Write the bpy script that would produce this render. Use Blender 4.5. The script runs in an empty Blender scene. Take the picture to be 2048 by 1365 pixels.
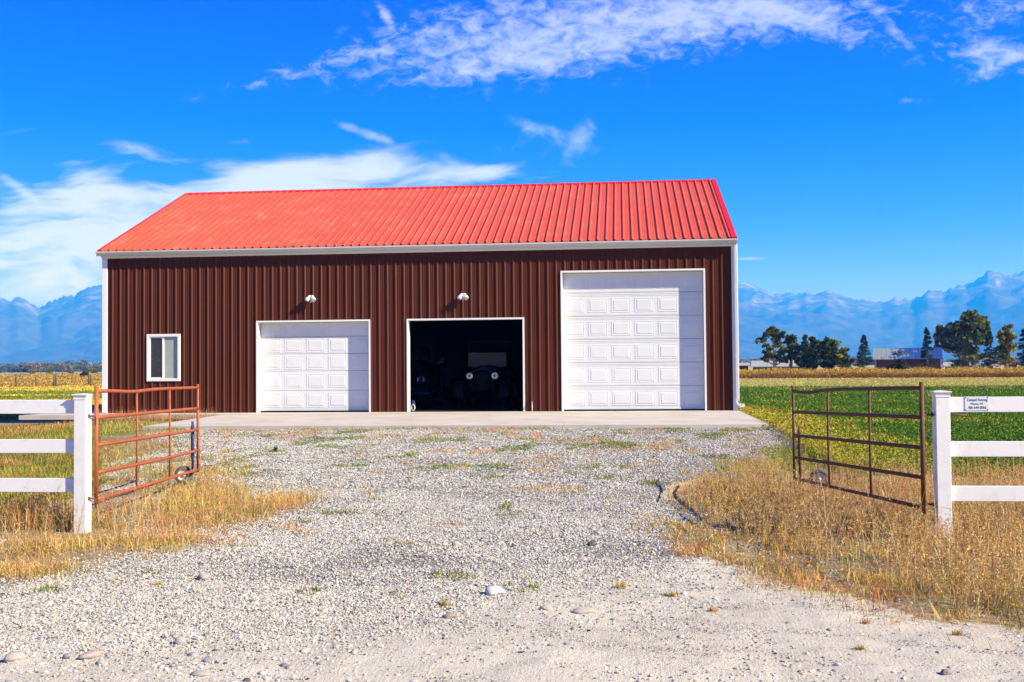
import bpy, math, random
import numpy as np
from mathutils import Vector, Matrix
R = math.radians
C = bpy.context.scene.collection
sc = bpy.context.scene
rng = np.random.default_rng(7)
random.seed(7)

# ------------------------------------------------------------------ camera
cam_d = bpy.data.cameras.new('camera'); cam = bpy.data.objects.new('camera', cam_d); C.objects.link(cam)
FPX, YAW, PITCH, ROLL = 2140.8, .1023, .0264, -.0085
CP = np.array([1.8697, -28.3819, 1.1188])
cy_, sy_ = math.cos(YAW), math.sin(YAW)
cF = np.array([-sy_*math.cos(PITCH), cy_*math.cos(PITCH), math.sin(PITCH)])
_rt = np.array([cy_, sy_, 0.]); _up = np.cross(_rt, cF)
cR = _rt*math.cos(ROLL) + _up*math.sin(ROLL); cU = -_rt*math.sin(ROLL) + _up*math.cos(ROLL)
m = Matrix(((cR[0], cU[0], -cF[0], CP[0]), (cR[1], cU[1], -cF[1], CP[1]), (cR[2], cU[2], -cF[2], CP[2]), (0, 0, 0, 1)))
cam.matrix_world = m
cam_d.sensor_width = 36; cam_d.lens = FPX/2048*36; cam_d.clip_start = .1; cam_d.clip_end = 60000
sc.camera = cam
def ray(px, py): return cF + cR*(px-1024)/FPX - cU*(py-682.5)/FPX
def at(px, py, D): return CP + ray(px, py)*D           # a real place at distance D (metres) in direction of the reference pixel

# ------------------------------------------------------------------ sky, sun, exposure
SUN_AZ, SUN_EL = 69., 33.                               # azimuth from the wall normal (-Y) towards +X
sdir = Vector((math.sin(R(SUN_AZ))*math.cos(R(SUN_EL)), -math.cos(R(SUN_AZ))*math.cos(R(SUN_EL)), math.sin(R(SUN_EL))))
w = bpy.data.worlds.new('World'); sc.world = w; w.use_nodes = True
wn = w.node_tree; wn.nodes.clear()
class NB:
    def __init__(s, nt): s.nt = nt
    def n(s, t, **k):
        x = s.nt.nodes.new(t)
        for a, v in k.items(): setattr(x, a, v)
        return x
    def l(s, a, b): s.nt.links.new(a, b)
    def put(s, sock, v):
        if isinstance(v, bpy.types.NodeSocket): s.l(v, sock)
        elif v is not None: sock.default_value = v
    def math(s, op, a, b=None, c=None, clamp=False):
        x = s.n('ShaderNodeMath', operation=op, use_clamp=clamp)
        for i, v in enumerate((a, b, c)):
            if v is not None: s.put(x.inputs[i], v)
        return x.outputs[0]
    def mix(s, f, a, b, bt='MIX'):
        x = s.n('ShaderNodeMix', data_type='RGBA', blend_type=bt, clamp_factor=True)
        s.put(x.inputs[0], f); s.put(x.inputs[6], a if not isinstance(a, tuple) else (*a[:3], 1)); s.put(x.inputs[7], b if not isinstance(b, tuple) else (*b[:3], 1))
        return x.outputs[2]
    def noise(s, vec, scale, detail=4, rough=.55, dist=0., lac=2.):
        x = s.n('ShaderNodeTexNoise'); s.put(x.inputs['Vector'], vec)
        x.inputs['Scale'].default_value = scale; x.inputs['Detail'].default_value = detail
        x.inputs['Roughness'].default_value = rough; x.inputs['Distortion'].default_value = dist; x.inputs['Lacunarity'].default_value = lac
        return x.outputs[0]
    def smooth(s, v, a, b, lo=0., hi=1.):
        x = s.n('ShaderNodeMapRange', interpolation_type='SMOOTHSTEP')
        s.put(x.inputs[0], v); s.put(x.inputs[1], a); s.put(x.inputs[2], b); x.inputs[3].default_value = lo; x.inputs[4].default_value = hi
        return x.outputs[0]
    def ramp(s, v, stops):
        x = s.n('ShaderNodeValToRGB'); s.put(x.inputs[0], v); e = x.color_ramp.elements
        while len(e) < len(stops): e.new(.5)
        for i, (p, c) in enumerate(stops): e[i].position = p; e[i].color = (*c[:3], 1)
        return x.outputs[0]
    def comb(s, x_, y_, z_):
        x = s.n('ShaderNodeCombineXYZ'); s.put(x.inputs[0], x_); s.put(x.inputs[1], y_); s.put(x.inputs[2], z_); return x.outputs[0]
b = NB(wn)
sky = b.n('ShaderNodeTexSky', sky_type='NISHITA', sun_disc=False)
sky.sun_elevation = R(SUN_EL); sky.sun_rotation = math.atan2(sdir.x, sdir.y)
sky.air_density = 1.0; sky.dust_density = .3; sky.ozone_density = 3.0; sky.altitude = 800
tc = b.n('ShaderNodeTexCoord'); sp = b.n('ShaderNodeSeparateXYZ'); b.l(tc.outputs['Generated'], sp.inputs[0])
dx, dy, dz = sp.outputs
ay = b.math('MAXIMUM', b.math('ABSOLUTE', dy), .08)
u_ = b.math('DIVIDE', dx, ay); v_ = b.math('DIVIDE', dz, ay)
el = b.math('MAXIMUM', dz, 0.)
# deep polarised blue overhead, paler towards the horizon
tint = b.ramp(b.math('POWER', el, .6), [(0., (1.0, .50, 1.0)), (.20, (.42, .33, 1.15)), (.30, (.13, .24, 1.25)), (.40, (.0, .17, 1.35)), (.50, (.0, .085, 1.45)), (.62, (.0, .07, 1.1)), (1., (.10, .20, .50))])
skyc = b.mix(1., sky.outputs[0], tint, 'MULTIPLY')
def uv(px, py):
    d = ray(px, py); return d[0]/d[1], d[2]/d[1]
def blob(px, py, rx, ry, ang=0., amp=1., soft=1.0):
    u0, v0 = uv(px, py); ca, sa = math.cos(R(ang)), math.sin(R(ang))
    a = b.math('SUBTRACT', u_, u0); c = b.math('SUBTRACT', v_, v0)
    p = b.math('ADD', b.math('MULTIPLY', a, ca), b.math('MULTIPLY', c, sa))
    q = b.math('SUBTRACT', b.math('MULTIPLY', c, ca), b.math('MULTIPLY', a, sa))
    p = b.math('DIVIDE', p, rx/FPX); q = b.math('DIVIDE', q, ry/FPX)
    r2 = b.math('ADD', b.math('MULTIPLY', p, p), b.math('MULTIPLY', q, q))
    return b.math('MULTIPLY', b.math('EXPONENT', b.math('MULTIPLY', r2, -1.0)), amp)
def add(lst):
    o = lst[0]
    for x in lst[1:]: o = b.math('ADD', o, x)
    return o
uvw = b.comb(u_, v_, 0.)
wz = b.noise(uvw, 5., 3, .5)
wav = b.comb(b.math('ADD', b.math('MULTIPLY', u_, 1.), b.math('MULTIPLY', wz, .10)), b.math('ADD', b.math('MULTIPLY', v_, 4.6), b.math('MULTIPLY', wz, .30)), 0.)
streak = b.noise(wav, 9., 8, .58, .35)
fine = b.noise(uvw, 60., 6, .65, .3)
pf = b.n('ShaderNodeMapping'); b.l(uvw, pf.inputs[0]); pf.inputs['Rotation'].default_value = (0, 0, R(-62)); pf.inputs['Scale'].default_value = (1., 1.9, 1.)
flock = b.noise(pf.outputs[0], 46., 8, .68, .5)
# cirrus banks (left), lens cloud over the roof
low = add([blob(110, 430, 260, 95, -6, 1.0), blob(60, 560, 330, 90, 0, 1.1), blob(270, 300, 190, 32, -12, .62), blob(190, 350, 170, 40, -25, .55), blob(560, 385, 300, 62, 5, .9),
           blob(560, 345, 190, 30, 8, .85), blob(780, 355, 260, 34, -2, .75), blob(1010, 352, 120, 20, -3, .8), blob(30, 370, 60, 12, -35, .6), blob(330, 470, 210, 70, 0, .8)])
dlow = b.smooth(b.math('ADD', low, b.math('MULTIPLY', b.math('SUBTRACT', streak, .5), 3.4)), .38, 1.6)
# mackerel field (top right) and its arching edge
mk = add([blob(1090, 75, 380, 95, 4, .95), blob(1010, 128, 260, 30, 4, .45), blob(1480, 30, 260, 50, 0, .8), blob(1660, 60, 170, 26, -22, .6), blob(1790, 62, 70, 12, -50, .55),
          blob(770, 30, 40, 10, -58, .9), blob(640, 130, 330, 26, 12, .42), blob(1990, 105, 110, 36, -12, 1.05), blob(2020, 20, 120, 30, 0, .6), blob(1960, 150, 50, 14, 25, .55), blob(1830, 200, 45, 10, -5, .6),
          blob(1700, -20, 900, 45, 0, .2)])
dmk = b.smooth(b.math('ADD', mk, b.math('MULTIPLY', b.math('SUBTRACT', flock, .5), 2.8)), .28, 1.6)
wis = add([blob(735, 268, 90, 12, -22, .60), blob(1160, 272, 50, 22, 60, .45), blob(1070, 255, 60, 18, -20, .45), blob(1490, 518, 45, 5, 0, .7), blob(1120, 300, 420, 55, 0, .22), blob(480, 285, 60, 10, 0, .3)])
dw = b.smooth(b.math('ADD', wis, b.math('MULTIPLY', b.math('SUBTRACT', fine, .5), .9)), .22, 1.0)
dlow = b.math('MULTIPLY', dlow, b.smooth(low, .06, .40)); dmk = b.math('MULTIPLY', dmk, b.smooth(mk, .08, .42)); dw = b.math('MULTIPLY', dw, b.smooth(wis, .04, .3))
dens = b.math('MINIMUM', b.math('ADD', b.math('ADD', b.math('MULTIPLY', dlow, .76), b.math('MULTIPLY', dmk, .58)), b.math('MULTIPLY', dw, .6)), 1.)
dens = b.math('MULTIPLY', dens, b.smooth(dy, 0., .3))
far = b.smooth(b.noise(b.comb(dx, dy, b.math('MULTIPLY', dz, 3.)), 3., 6, .6), .6, .85, 0., .22)   # thin cloud over the rest of the sky
dens = b.math('MAXIMUM', dens, b.math('MULTIPLY', far, b.smooth(dy, .2, -.2)))
skyc = b.mix(b.math('MULTIPLY', dens, .95), skyc, (6.4, 6.9, 8.0))
bg = b.n('ShaderNodeBackground'); b.l(skyc, bg.inputs[0]); bg.inputs[1].default_value = .072
wo = b.n('ShaderNodeOutputWorld'); b.l(bg.outputs[0], wo.inputs[0])

sun_d = bpy.data.lights.new('sun', 'SUN'); sun = bpy.data.objects.new('sun', sun_d); C.objects.link(sun)
sun_d.energy = 5.; sun_d.angle = R(.53); sun_d.color = (.95, .93, .90)   # turned warm by the haze it passes through
sun.rotation_euler = sdir.to_track_quat('Z', 'Y').to_euler()
sc.view_settings.view_transform = 'Standard'; sc.view_settings.look = 'None'
sc.view_settings.exposure = 1.09; sc.view_settings.gamma = 1.
sc.render.resolution_x, sc.render.resolution_y = 1024, 682
sc.render.engine = 'CYCLES'; sc.cycles.volume_bounces = 2

# ------------------------------------------------------------------ helpers
def tag(o, label=None, cat=None, group=None, kind=None):
    if label: o['label'] = label
    if cat: o['category'] = cat
    if group: o['group'] = group
    if kind: o['kind'] = kind
    return o
def empty(name, loc, rz=0, **k):
    o = bpy.data.objects.new(name, None); C.objects.link(o); o.location = loc; o.rotation_euler = (0, 0, rz); o.empty_display_size = .2
    return tag(o, **k)
def link(name, me, mat=None, parent=None, **k):
    o = bpy.data.objects.new(name, me); C.objects.link(o)
    if mat is not None and not me.materials: me.materials.append(mat)
    if parent is not None: o.parent = parent
    return tag(o, **k)
def npmesh(name, V, Fs, col=None, smooth=False, uv=None):
    me = bpy.data.meshes.new(name); V = np.asarray(V, np.float32)
    Fs = [np.asarray(f, np.int32) for f in Fs if len(f)]
    loops = np.concatenate([f.ravel() for f in Fs]); tot = np.concatenate([np.full(len(f), f.shape[1], np.int32) for f in Fs])
    st = np.concatenate([[0], np.cumsum(tot)[:-1]]).astype(np.int32)
    me.vertices.add(len(V)); me.vertices.foreach_set('co', V.ravel())
    me.loops.add(len(loops)); me.loops.foreach_set('vertex_index', loops)
    me.polygons.add(len(tot)); me.polygons.foreach_set('loop_start', st)
    try: me.polygons.foreach_set('loop_total', tot)
    except Exception: pass
    me.polygons.foreach_set('use_smooth', np.full(len(tot), smooth))
    if col is not None:
        a = me.color_attributes.new('col', 'FLOAT_COLOR', 'POINT'); c4 = np.ones((len(V), 4), np.float32); c4[:, :col.shape[1]] = col
        a.data.foreach_set('color', c4.ravel())
    me.update(calc_edges=True)
    return me
class MB:
    def __init__(s): s.v = []; s.f = []; s.s = []
    def face(s, pts, sm=False):
        i = len(s.v); s.v += [tuple(p) for p in pts]; s.f.append(tuple(range(i, i+len(pts)))); s.s.append(sm)
    def add(s, V, F, sm=False, M=None):
        i = len(s.v)
        if M is not None: V = [tuple(M @ Vector(p)) for p in V]
        s.v += [tuple(p) for p in V]
        for f in F: s.f.append(tuple(i+k for k in f)); s.s.append(sm)
    def box(s, a, c, M=None, bev=0.):
        x0, y0, z0 = a; x1, y1, z1 = c
        if bev <= 0:
            V = [(x0,y0,z0),(x1,y0,z0),(x1,y1,z0),(x0,y1,z0),(x0,y0,z1),(x1,y0,z1),(x1,y1,z1),(x0,y1,z1)]
            s.add(V, [(0,3,2,1),(4,5,6,7),(0,1,5,4),(1,2,6,5),(2,3,7,6),(3,0,4,7)], False, M); return
        bv = bev; V = []; idx = {}
        for sx in (0,1):
            for sy in (0,1):
                for sz in (0,1):
                    X, Y, Z = (x0,x1)[sx], (y0,y1)[sy], (z0,z1)[sz]; ix, iy, iz = (bv if not sx else -bv), (bv if not sy else -bv), (bv if not sz else -bv)
                    for k, p in enumerate(((X, Y+iy, Z+iz), (X+ix, Y, Z+iz), (X+ix, Y+iy, Z))): idx[(sx,sy,sz,k)] = len(V); V.append(p)
        F = []
        for k, ax in enumerate(('x','y','z')):
            for sd in (0,1):
                o = [(0,0),(1,0),(1,1),(0,1)]
                q = []
                for p_, q_ in o:
                    key = [0,0,0]; key[k] = sd; oth = [i for i in range(3) if i != k]; key[oth[0]] = p_; key[oth[1]] = q_; q.append(idx[(*key, k)])
                F.append(tuple(q))
        for k in range(3):
            oth = [i for i in range(3) if i != k]
            for p_ in (0,1):
                for q_ in (0,1):
                    e = []
                    for sd, kk in ((0,oth[0]),(1,oth[0]),(1,oth[1]),(0,oth[1])):
                        key = [0,0,0]; key[k] = sd; key[oth[0]] = p_; key[oth[1]] = q_; e.append(idx[(*key, kk)])
                    F.append(tuple(e))
        for sx in (0,1):
            for sy in (0,1):
                for sz in (0,1): F.append(tuple(idx[(sx,sy,sz,k)] for k in range(3)))
        s.add(V, F, False, M)
    def tube(s, pts, rad, n=10, sm=True, cap=True):
        P = [Vector(p) for p in pts]; rs = rad if isinstance(rad, (list, tuple)) else [rad]*len(P)
        i0 = len(s.v); up = None
        for i, p in enumerate(P):
            t = (P[min(i+1, len(P)-1)] - P[max(i-1, 0)]).normalized()
            if up is None: up = t.orthogonal().normalized()
            up = (up - t*up.dot(t)).normalized(); sd = t.cross(up)
            for k in range(n):
                a = 2*math.pi*k/n; s.v.append(tuple(p + (up*math.cos(a)+sd*math.sin(a))*rs[i]))
        for i in range(len(P)-1):
            for k in range(n):
                a = i0+i*n+k; c = i0+i*n+(k+1) % n; s.f.append((a, c, c+n, a+n)); s.s.append(sm)
        if cap:
            s.f.append(tuple(i0+k for k in reversed(range(n)))); s.s.append(False)
            e = i0+(len(P)-1)*n; s.f.append(tuple(e+k for k in range(n))); s.s.append(False)
    def lathe(s, prof, M, n=20, sm=True):        # profile (r, z) about local z
        V = []; F = []
        for r, z in prof:
            for k in range(n): a = 2*math.pi*k/n; V.append((r*math.cos(a), r*math.sin(a), z))
        for i in range(len(prof)-1):
            for k in range(n): a = i*n+k; c = i*n+(k+1) % n; F.append((a, c, c+n, a+n))
        s.add(V, F, sm, M)
    def mesh(s, name):
        me = bpy.data.meshes.new(name); me.from_pydata(s.v, [], s.f)
        me.polygons.foreach_set('use_smooth', s.s); me.update(); me.validate(); return me
    def build(s, name, mat, parent=None, **k): return link(name, s.mesh(name), mat, parent, **k)
# value noise in numpy
_T = rng.random((256, 256))
def vn(x, y):
    x = np.asarray(x, float); y = np.asarray(y, float)
    xi = np.floor(x).astype(int); yi = np.floor(y).astype(int); fx = x-xi; fy = y-yi
    fx = fx*fx*(3-2*fx); fy = fy*fy*(3-2*fy)
    g = lambda a, c: _T[a & 255, c & 255]
    return (g(xi, yi)*(1-fx)+g(xi+1, yi)*fx)*(1-fy)+(g(xi, yi+1)*(1-fx)+g(xi+1, yi+1)*fx)*fy
def fbm(x, y, o=4, r=.5):
    s = 0; a = 1; t = 0
    for i in range(o): s = s+a*vn(x*2**i+i*17.3, y*2**i+i*9.1); t += a; a *= r
    return s/t
def sstep(a, c, x): t = np.clip((x-a)/(c-a), 0, 1); return t*t*(3-2*t)
def inpoly(x, y, P, j=0.):
    x = np.asarray(x, float); y = np.asarray(y, float)
    if j: x = x+(fbm(x*1.3+5, y*1.3, 4, .6)-.5)*j; y = y+(fbm(x*1.3+55, y*1.3+9, 4, .6)-.5)*j
    c = np.zeros(x.shape, bool); n = len(P)
    for i in range(n):
        x0, y0 = P[i]; x1, y1 = P[(i+1) % n]
        if y0 == y1: continue
        c ^= ((y0 > y) != (y1 > y)) & (x < (x1-x0)*(y-y0)/(y1-y0)+x0)
    return c

# ------------------------------------------------------------------ materials
def mat(name, col=(.5,.5,.5), rough=.6, metal=0., spec=.5, bump=None, var=None, coat=0., dirt=None):
    mt = bpy.data.materials.new(name); mt.use_nodes = True; q = NB(mt.node_tree); bs = mt.node_tree.nodes['Principled BSDF']
    bs.inputs['Roughness'].default_value = rough; bs.inputs['Metallic'].default_value = metal; bs.inputs['Specular IOR Level'].default_value = spec
    bs.inputs['Coat Weight'].default_value = coat; bs.inputs['Coat Roughness'].default_value = .25
    o = q.n('ShaderNodeTexCoord').outputs['Object']; c = (*col, 1)
    if var:      # (scale, amount, second colour)
        c = q.mix(q.math('MULTIPLY', q.smooth(q.noise(o, var[0], 5, .6), .35, .7), var[1]), col, var[2])
    if dirt:     # (colour, amount, scale)
        c = q.mix(q.math('MULTIPLY', q.smooth(q.noise(o, dirt[2], 8, .7), .5, .72), dirt[1]), c if not isinstance(c, tuple) else col, dirt[0])
    q.put(bs.inputs['Base Color'], c)
    if bump:
        bn = q.n('ShaderNodeBump'); bn.inputs['Strength'].default_value = bump[1]; bn.inputs['Distance'].default_value = bump[2]
        q.l(q.noise(o, bump[0], 5, .6), bn.inputs['Height']); q.l(bn.outputs[0], bs.inputs['Normal'])
    return mt
M = {}
M['brown'] = mat('brown_siding_paint', (.072,.0135,.003), .5, spec=.22, var=(1.1, .35, (.056,.010,.0025)), dirt=((.13,.05,.03), .10, 3.), bump=(3., .12, .01))
M['red'] = mat('red_roof_paint', (.55,.070,.030), .45, spec=.4, var=(.7, .4, (.56,.10,.055)), dirt=((.54,.22,.12), .4, 1.6), bump=(2.2, .15, .012))
M['redtrim'] = mat('red_trim_paint', (.58,.012,.012), .4, spec=.4)
M['white'] = mat('white_enamel', (.72,.72,.71), .38, var=(2., .3, (.74,.745,.75)), dirt=((.55,.50,.42), .12, 5.))
M['door'] = mat('white_door_paint', (.66,.67,.68), .45, var=(1.4, .5, (.61,.62,.635)), dirt=((.50,.46,.40), .22, 3.), bump=(300., .08, .002))
M['gutter'] = mat('gutter_white', (.62,.60,.56), .4, var=(1., .5, (.52,.50,.45)))
M['vinyl'] = mat('white_vinyl', (.72,.72,.73), .42, var=(.9, .4, (.66,.66,.67)), dirt=((.46,.38,.28), .32, 6.))
M['concrete'] = mat('concrete', (.50,.45,.41), .85, var=(.8, .9, (.42,.38,.345)), dirt=((.33,.28,.24), .55, 1.7), bump=(40., .25, .006))
M['rubber'] = mat('black_rubber', (.012,.012,.012), .8, spec=.1)
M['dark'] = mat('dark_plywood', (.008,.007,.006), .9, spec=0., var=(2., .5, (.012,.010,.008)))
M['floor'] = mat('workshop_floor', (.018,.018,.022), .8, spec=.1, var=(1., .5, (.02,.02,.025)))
M['rust'] = mat('rusty_red_pipe', (.36,.080,.026), .62, var=(9., .7, (.24,.06,.025)), dirt=((.12,.05,.03), .8, 14.), bump=(60., .3, .003))
M['shadedrust'] = mat('rusty_red_pipe_painted_shade', (.10,.032,.018), .75, var=(9., .7, (.09,.03,.02)), dirt=((.30,.13,.08), .4, 14.), bump=(60., .3, .003))  # same rusty red paint, with the right gate's shaded side put into the colour
M['oldrust'] = mat('dark_rust', (.13,.055,.035), .8, var=(30., .7, (.07,.035,.025)), bump=(90., .4, .002))
M['bluem'] = mat('blue_painted_metal', (.025,.03,.16), .5, dirt=((.10,.07,.06), .6, 22.))
M['black'] = mat('black_car_paint', (.004,.004,.004), .5, spec=.12)
M['chrome'] = mat('chrome', (.75,.75,.76), .12, metal=1.)
M['dullchrome'] = mat('dull_nickel', (.40,.37,.32), .3, metal=.9)
M['lens'] = mat('headlamp_reflector', (.92,.86,.74), .42, metal=1.)
M['carglass'] = mat('old_windshield_glass', (.15,.125,.13), .5, spec=.4)
M['oldnickel'] = mat('tarnished_nickel', (.05,.048,.042), .45, metal=.6)
M['lensc'] = mat('headlamp_bulb', (.22,.17,.12), .3)
M['blue'] = mat('blue_plastic', (.02,.05,.32), .45)
M['cartyre'] = mat('black_tyre', (.010,.010,.010), .9, spec=.1)
M['tyre'] = mat('grey_tyre', (.10,.095,.085), .85, dirt=((.34,.30,.24), .6, 20.), bump=(60., .4, .004))
M['rim'] = mat('pale_wheel_rim', (.55,.53,.48), .5, dirt=((.25,.2,.15), .4, 20.))
M['wood'] = mat('weathered_wood', (.10,.08,.065), .9, var=(12., .6, (.06,.05,.04)))
M['signtxt'] = mat('black_lettering', (.02,.02,.025), .6)
M['sign'] = mat('pale_sign_plate', (.62,.66,.72), .35)
M['blind'] = mat('grey_blind', (.23,.26,.25), .7, var=(3., .6, (.30,.33,.32)))
M['limb'] = mat('bark', (.16,.13,.10), .9, bump=(12., .5, .02))
M['palebark'] = mat('pale_bark', (.34,.30,.24), .9)
M['shedwall'] = mat('dark_brown_boards', (.085,.045,.035), .8, var=(2., .5, (.05,.03,.025)))
M['shedroof'] = mat('blue_grey_metal_roof', (.10,.20,.42), .7, spec=.2)
M['greyroof'] = mat('pale_grey_roof', (.30,.32,.34), .7, spec=.2)
M['brick'] = mat('chimney_brick', (.20,.15,.13), .9)
gm = bpy.data.materials.new('window_glass'); gm.use_nodes = True; q = NB(gm.node_tree); bs = gm.node_tree.nodes['Principled BSDF']
bs.inputs['Base Color'].default_value = (.9,.95,.95,1); bs.inputs['Roughness'].default_value = .03; bs.inputs['Transmission Weight'].default_value = .9; bs.inputs['IOR'].default_value = 1.35
M['glass'] = gm
dg = mat('dark_glass', (.02,.022,.026), .06, spec=.6, dirt=((.10,.11,.12), .5, 9.)); M['dglass'] = dg
def colmat(name, rough=.8, trans=0., spec=.2, hue=None):
    mt = bpy.data.materials.new(name); mt.use_nodes = True; q = NB(mt.node_tree); bs = mt.node_tree.nodes['Principled BSDF']
    a = q.n('ShaderNodeAttribute', attribute_name='col'); bs.inputs['Roughness'].default_value = rough; bs.inputs['Specular IOR Level'].default_value = spec
    q.l(a.outputs['Color'], bs.inputs['Base Color'])
    if trans:
        t = q.n('ShaderNodeBsdfTranslucent'); q.l(a.outputs['Color'], t.inputs[0]); x = q.n('ShaderNodeMixShader'); x.inputs[0].default_value = trans
        q.l(bs.outputs[0], x.inputs[1]); q.l(t.outputs[0], x.inputs[2]); q.l(x.outputs[0], mt.node_tree.nodes['Material Output'].inputs[0])
    return mt
M['leaf'] = colmat('foliage', .6, .25); M['grass'] = colmat('grass_blades', .7, .3); M['stone'] = colmat('stones', .75, 0, .25)

# ------------------------------------------------------------------ ground
SL_X0, SL_X1, SL_Y0 = -8.6, 4.87, -5.85
BX0, BX1, BY1 = -12.457, 4.853, 12.0
DITCH = [(2.3,-14.6),(2.9,-13.2),(4.0,-13.0),(6,-13.2),(9,-14),(9,-16.3),(4.9,-17.3),(3.6,-17.6),(2.55,-17.0),(2.3,-15.9)]
def terr(x, y, micro=True):
    x = np.asarray(x, float); y = np.asarray(y, float)
    z = np.interp(y, [-60,-23,-18,-12,-8,-6.2,0,20,70,98,150,500,900,3000], [-.52,-.52,-.50,-.38,-.22,-.135,-.20,-.30,-.32,-.14,.45,1.3,2.0,2.5])
    zs = np.interp(y, [-60,-23,-18,-12,-6,0,20,70,98,150,500,900,3000], [-.52,-.52,-.50,-.44,-.36,-.33,-.31,-.32,-.14,.45,1.3,2.0,2.5])
    side = np.maximum(sstep(5.0, 7.5, x), sstep(-11.5, -15., x)); z = z*(1-side)+zs*side
    if micro:
        d = np.hypot(x-CP[0], y-CP[1]); k = np.clip(1.5-d/40, 0, 1)
        z = z+(fbm(x*.9, y*.9, 3)-.5)*.06*k
        z = z+(fbm(x*7+3, y*7, 4, .6)-.5)*.022*k
        # ditch on the right of the drive
        q_ = inpoly(x, y, DITCH, .5); z = z-.10*q_*k
        # slab footprint
    ins = ((x > SL_X0+.08) & (x < SL_X1-.08) & (y > SL_Y0+.08) & (y < .5)) | ((x > BX0-1.9) & (x < BX1-.1) & (y > -1.1) & (y < BY1-.2))
    z = np.where(ins, np.minimum(z, -.30), z)
    return z
GRAV = [(-7.97,-4.46),(-2.11,-3.86),(5.01,-4.55),(4.76,-7.14),(4.65,-8.92),(3.99,-10.07),(3.19,-11.72),(2.6,-12.97),(2.43,-13.82),(2.63,-15.87),(2.34,-17.28),(2.51,-19.17),(1.8,-19.86),(1.02,-21.04),(0.62,-21.69),(-.6,-22.0),(-1.6,-22.45),(-3.2,-22.35),(-4.5,-22.2),(-2.93,-20.62),(-2.42,-19.19),(-2.06,-18.35),(-1.69,-16.0),(-2.93,-14.94),(-3.83,-13.06),(-5.56,-9.63),(-8.2,-6.6)]
ROADL = [(-40,-21.2),(-4.18,-21.6),(-2.26,-21.1),(-2.9,-20.6),(-2.42,-19.9),(-.06,-20.6),(.66,-19.8),(1.87,-19.4),(2.52,-18.93),(3.0,-19.5),(3.22,-20.33),(3.60,-21.09),(4.31,-21.47),(5.19,-21.74),(40,-24),(40,-60),(-40,-60)]
WEEDR = [(2.60,-14.6),(2.95,-13.1),(4.1,-12.6),(5.03,-13.1),(6.5,-12.8),(8.5,-13.4),(10,-14.4),(10,-24),(5.2,-21.95),(4.45,-21.35),(3.95,-20.95),(3.6,-20.15),(3.35,-18.89),(2.95,-17.9),(2.75,-16.94)]
STRAWR = [(2.1,-17.58),(2.5,-16.4),(3.11,-17.2),(3.6,-19.0),(4.0,-20.5),(4.6,-21.7),(3.9,-21.5),(3.25,-20.5),(2.8,-19.5),(2.3,-18.93)]
GATEL = [(-12,-9.5),(-7.5,-10.5),(-5.0,-11.2),(-4.0,-12.9),(-2.75,-14.9),(-1.9,-16.0),(-2.1,-17.6),(-2.35,-18.5),(-2.8,-19.0),(-3.1,-20.2),(-4.2,-20.9),(-12,-22),(-14,-15)]
def zones(x, y):
    """weights: gravel, dirt road, green, gold (dry)"""
    def soft(P, rad, j):
        o = 0
        for k in range(7): a_ = k*2*math.pi/6; q_ = rad if k < 6 else 0; o = o+inpoly(x+q_*math.cos(a_), y+q_*math.sin(a_), P, j)/7.
        return o
    near = (np.abs(x) < 16) & (y < 2) & (y > -40)
    g = soft(GRAV, .5, 1.1); rd = soft(ROADL, .3, .7)
    D = np.hypot(x-CP[0], y-CP[1])
    far_r = sstep(1.5, 3., x+.12*(y+6))*(y > -16)
    grR = (x > 4.2) & (y > -16) & (y < 47+(fbm(x*.1, y*.3)-.5)*8); grR &= ~inpoly(x, y, WEEDR, .8)
    edge = (x > 4.2) & (x < 7.2+(fbm(x*.8, y*.8)-.5)*3) & (y < 3) & (y > -9)
    green = grR.astype(float)*np.where(edge, .45, .96)
    n = fbm(x*.35+9, y*.35+4, 4, .6)
    gl = ((x < -4.5) & (y < -3) & (y > -17)) * sstep(.53, .66, n)*.3
    gl2 = ((x < -5) & (y > 4)) * sstep(.50, .62, fbm(x*.06, y*.16, 4))*.55
    gl3 = inpoly(x, y, [(-12.3,-1.3),(-8.7,-1.3),(-8.7,-5.6),(-8.4,-6.8),(-9.6,-7.6),(-13,-5)], .6)*.75
    green = np.maximum(np.maximum(green, gl), np.maximum(gl2, gl3))
    green = green*(1-g)*(1-rd)
    return g, rd, green
def axis(segs):
    out = [segs[0][0]]
    for a, c, st in segs:
        n = max(1, int(round((c-a)/st))); out += list(np.linspace(a, c, n+1)[1:])
    return np.array(out)
gx = np.concatenate([-np.geomspace(12500, 14, 46)[:-1], axis([(-14, -5.2, .16), (-5.2, 6.2, .035), (6.2, 16, .16)]), np.geomspace(16, 12500, 46)[1:]])
gy = np.concatenate([-np.geomspace(12500, 60, 12)[:-1], axis([(-60, -26, 2.), (-26, -23.6, .1), (-23.6, -16, .032), (-16, -5, .06), (-5, 14, .4), (14, 100, 1.6)]), np.geomspace(100, 12500, 60)[1:]])
GX, GY = np.meshgrid(gx, gy); nx, ny = len(gx), len(gy)
Z = terr(GX, GY)
g_, r_, gn_ = zones(GX, GY)
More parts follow.
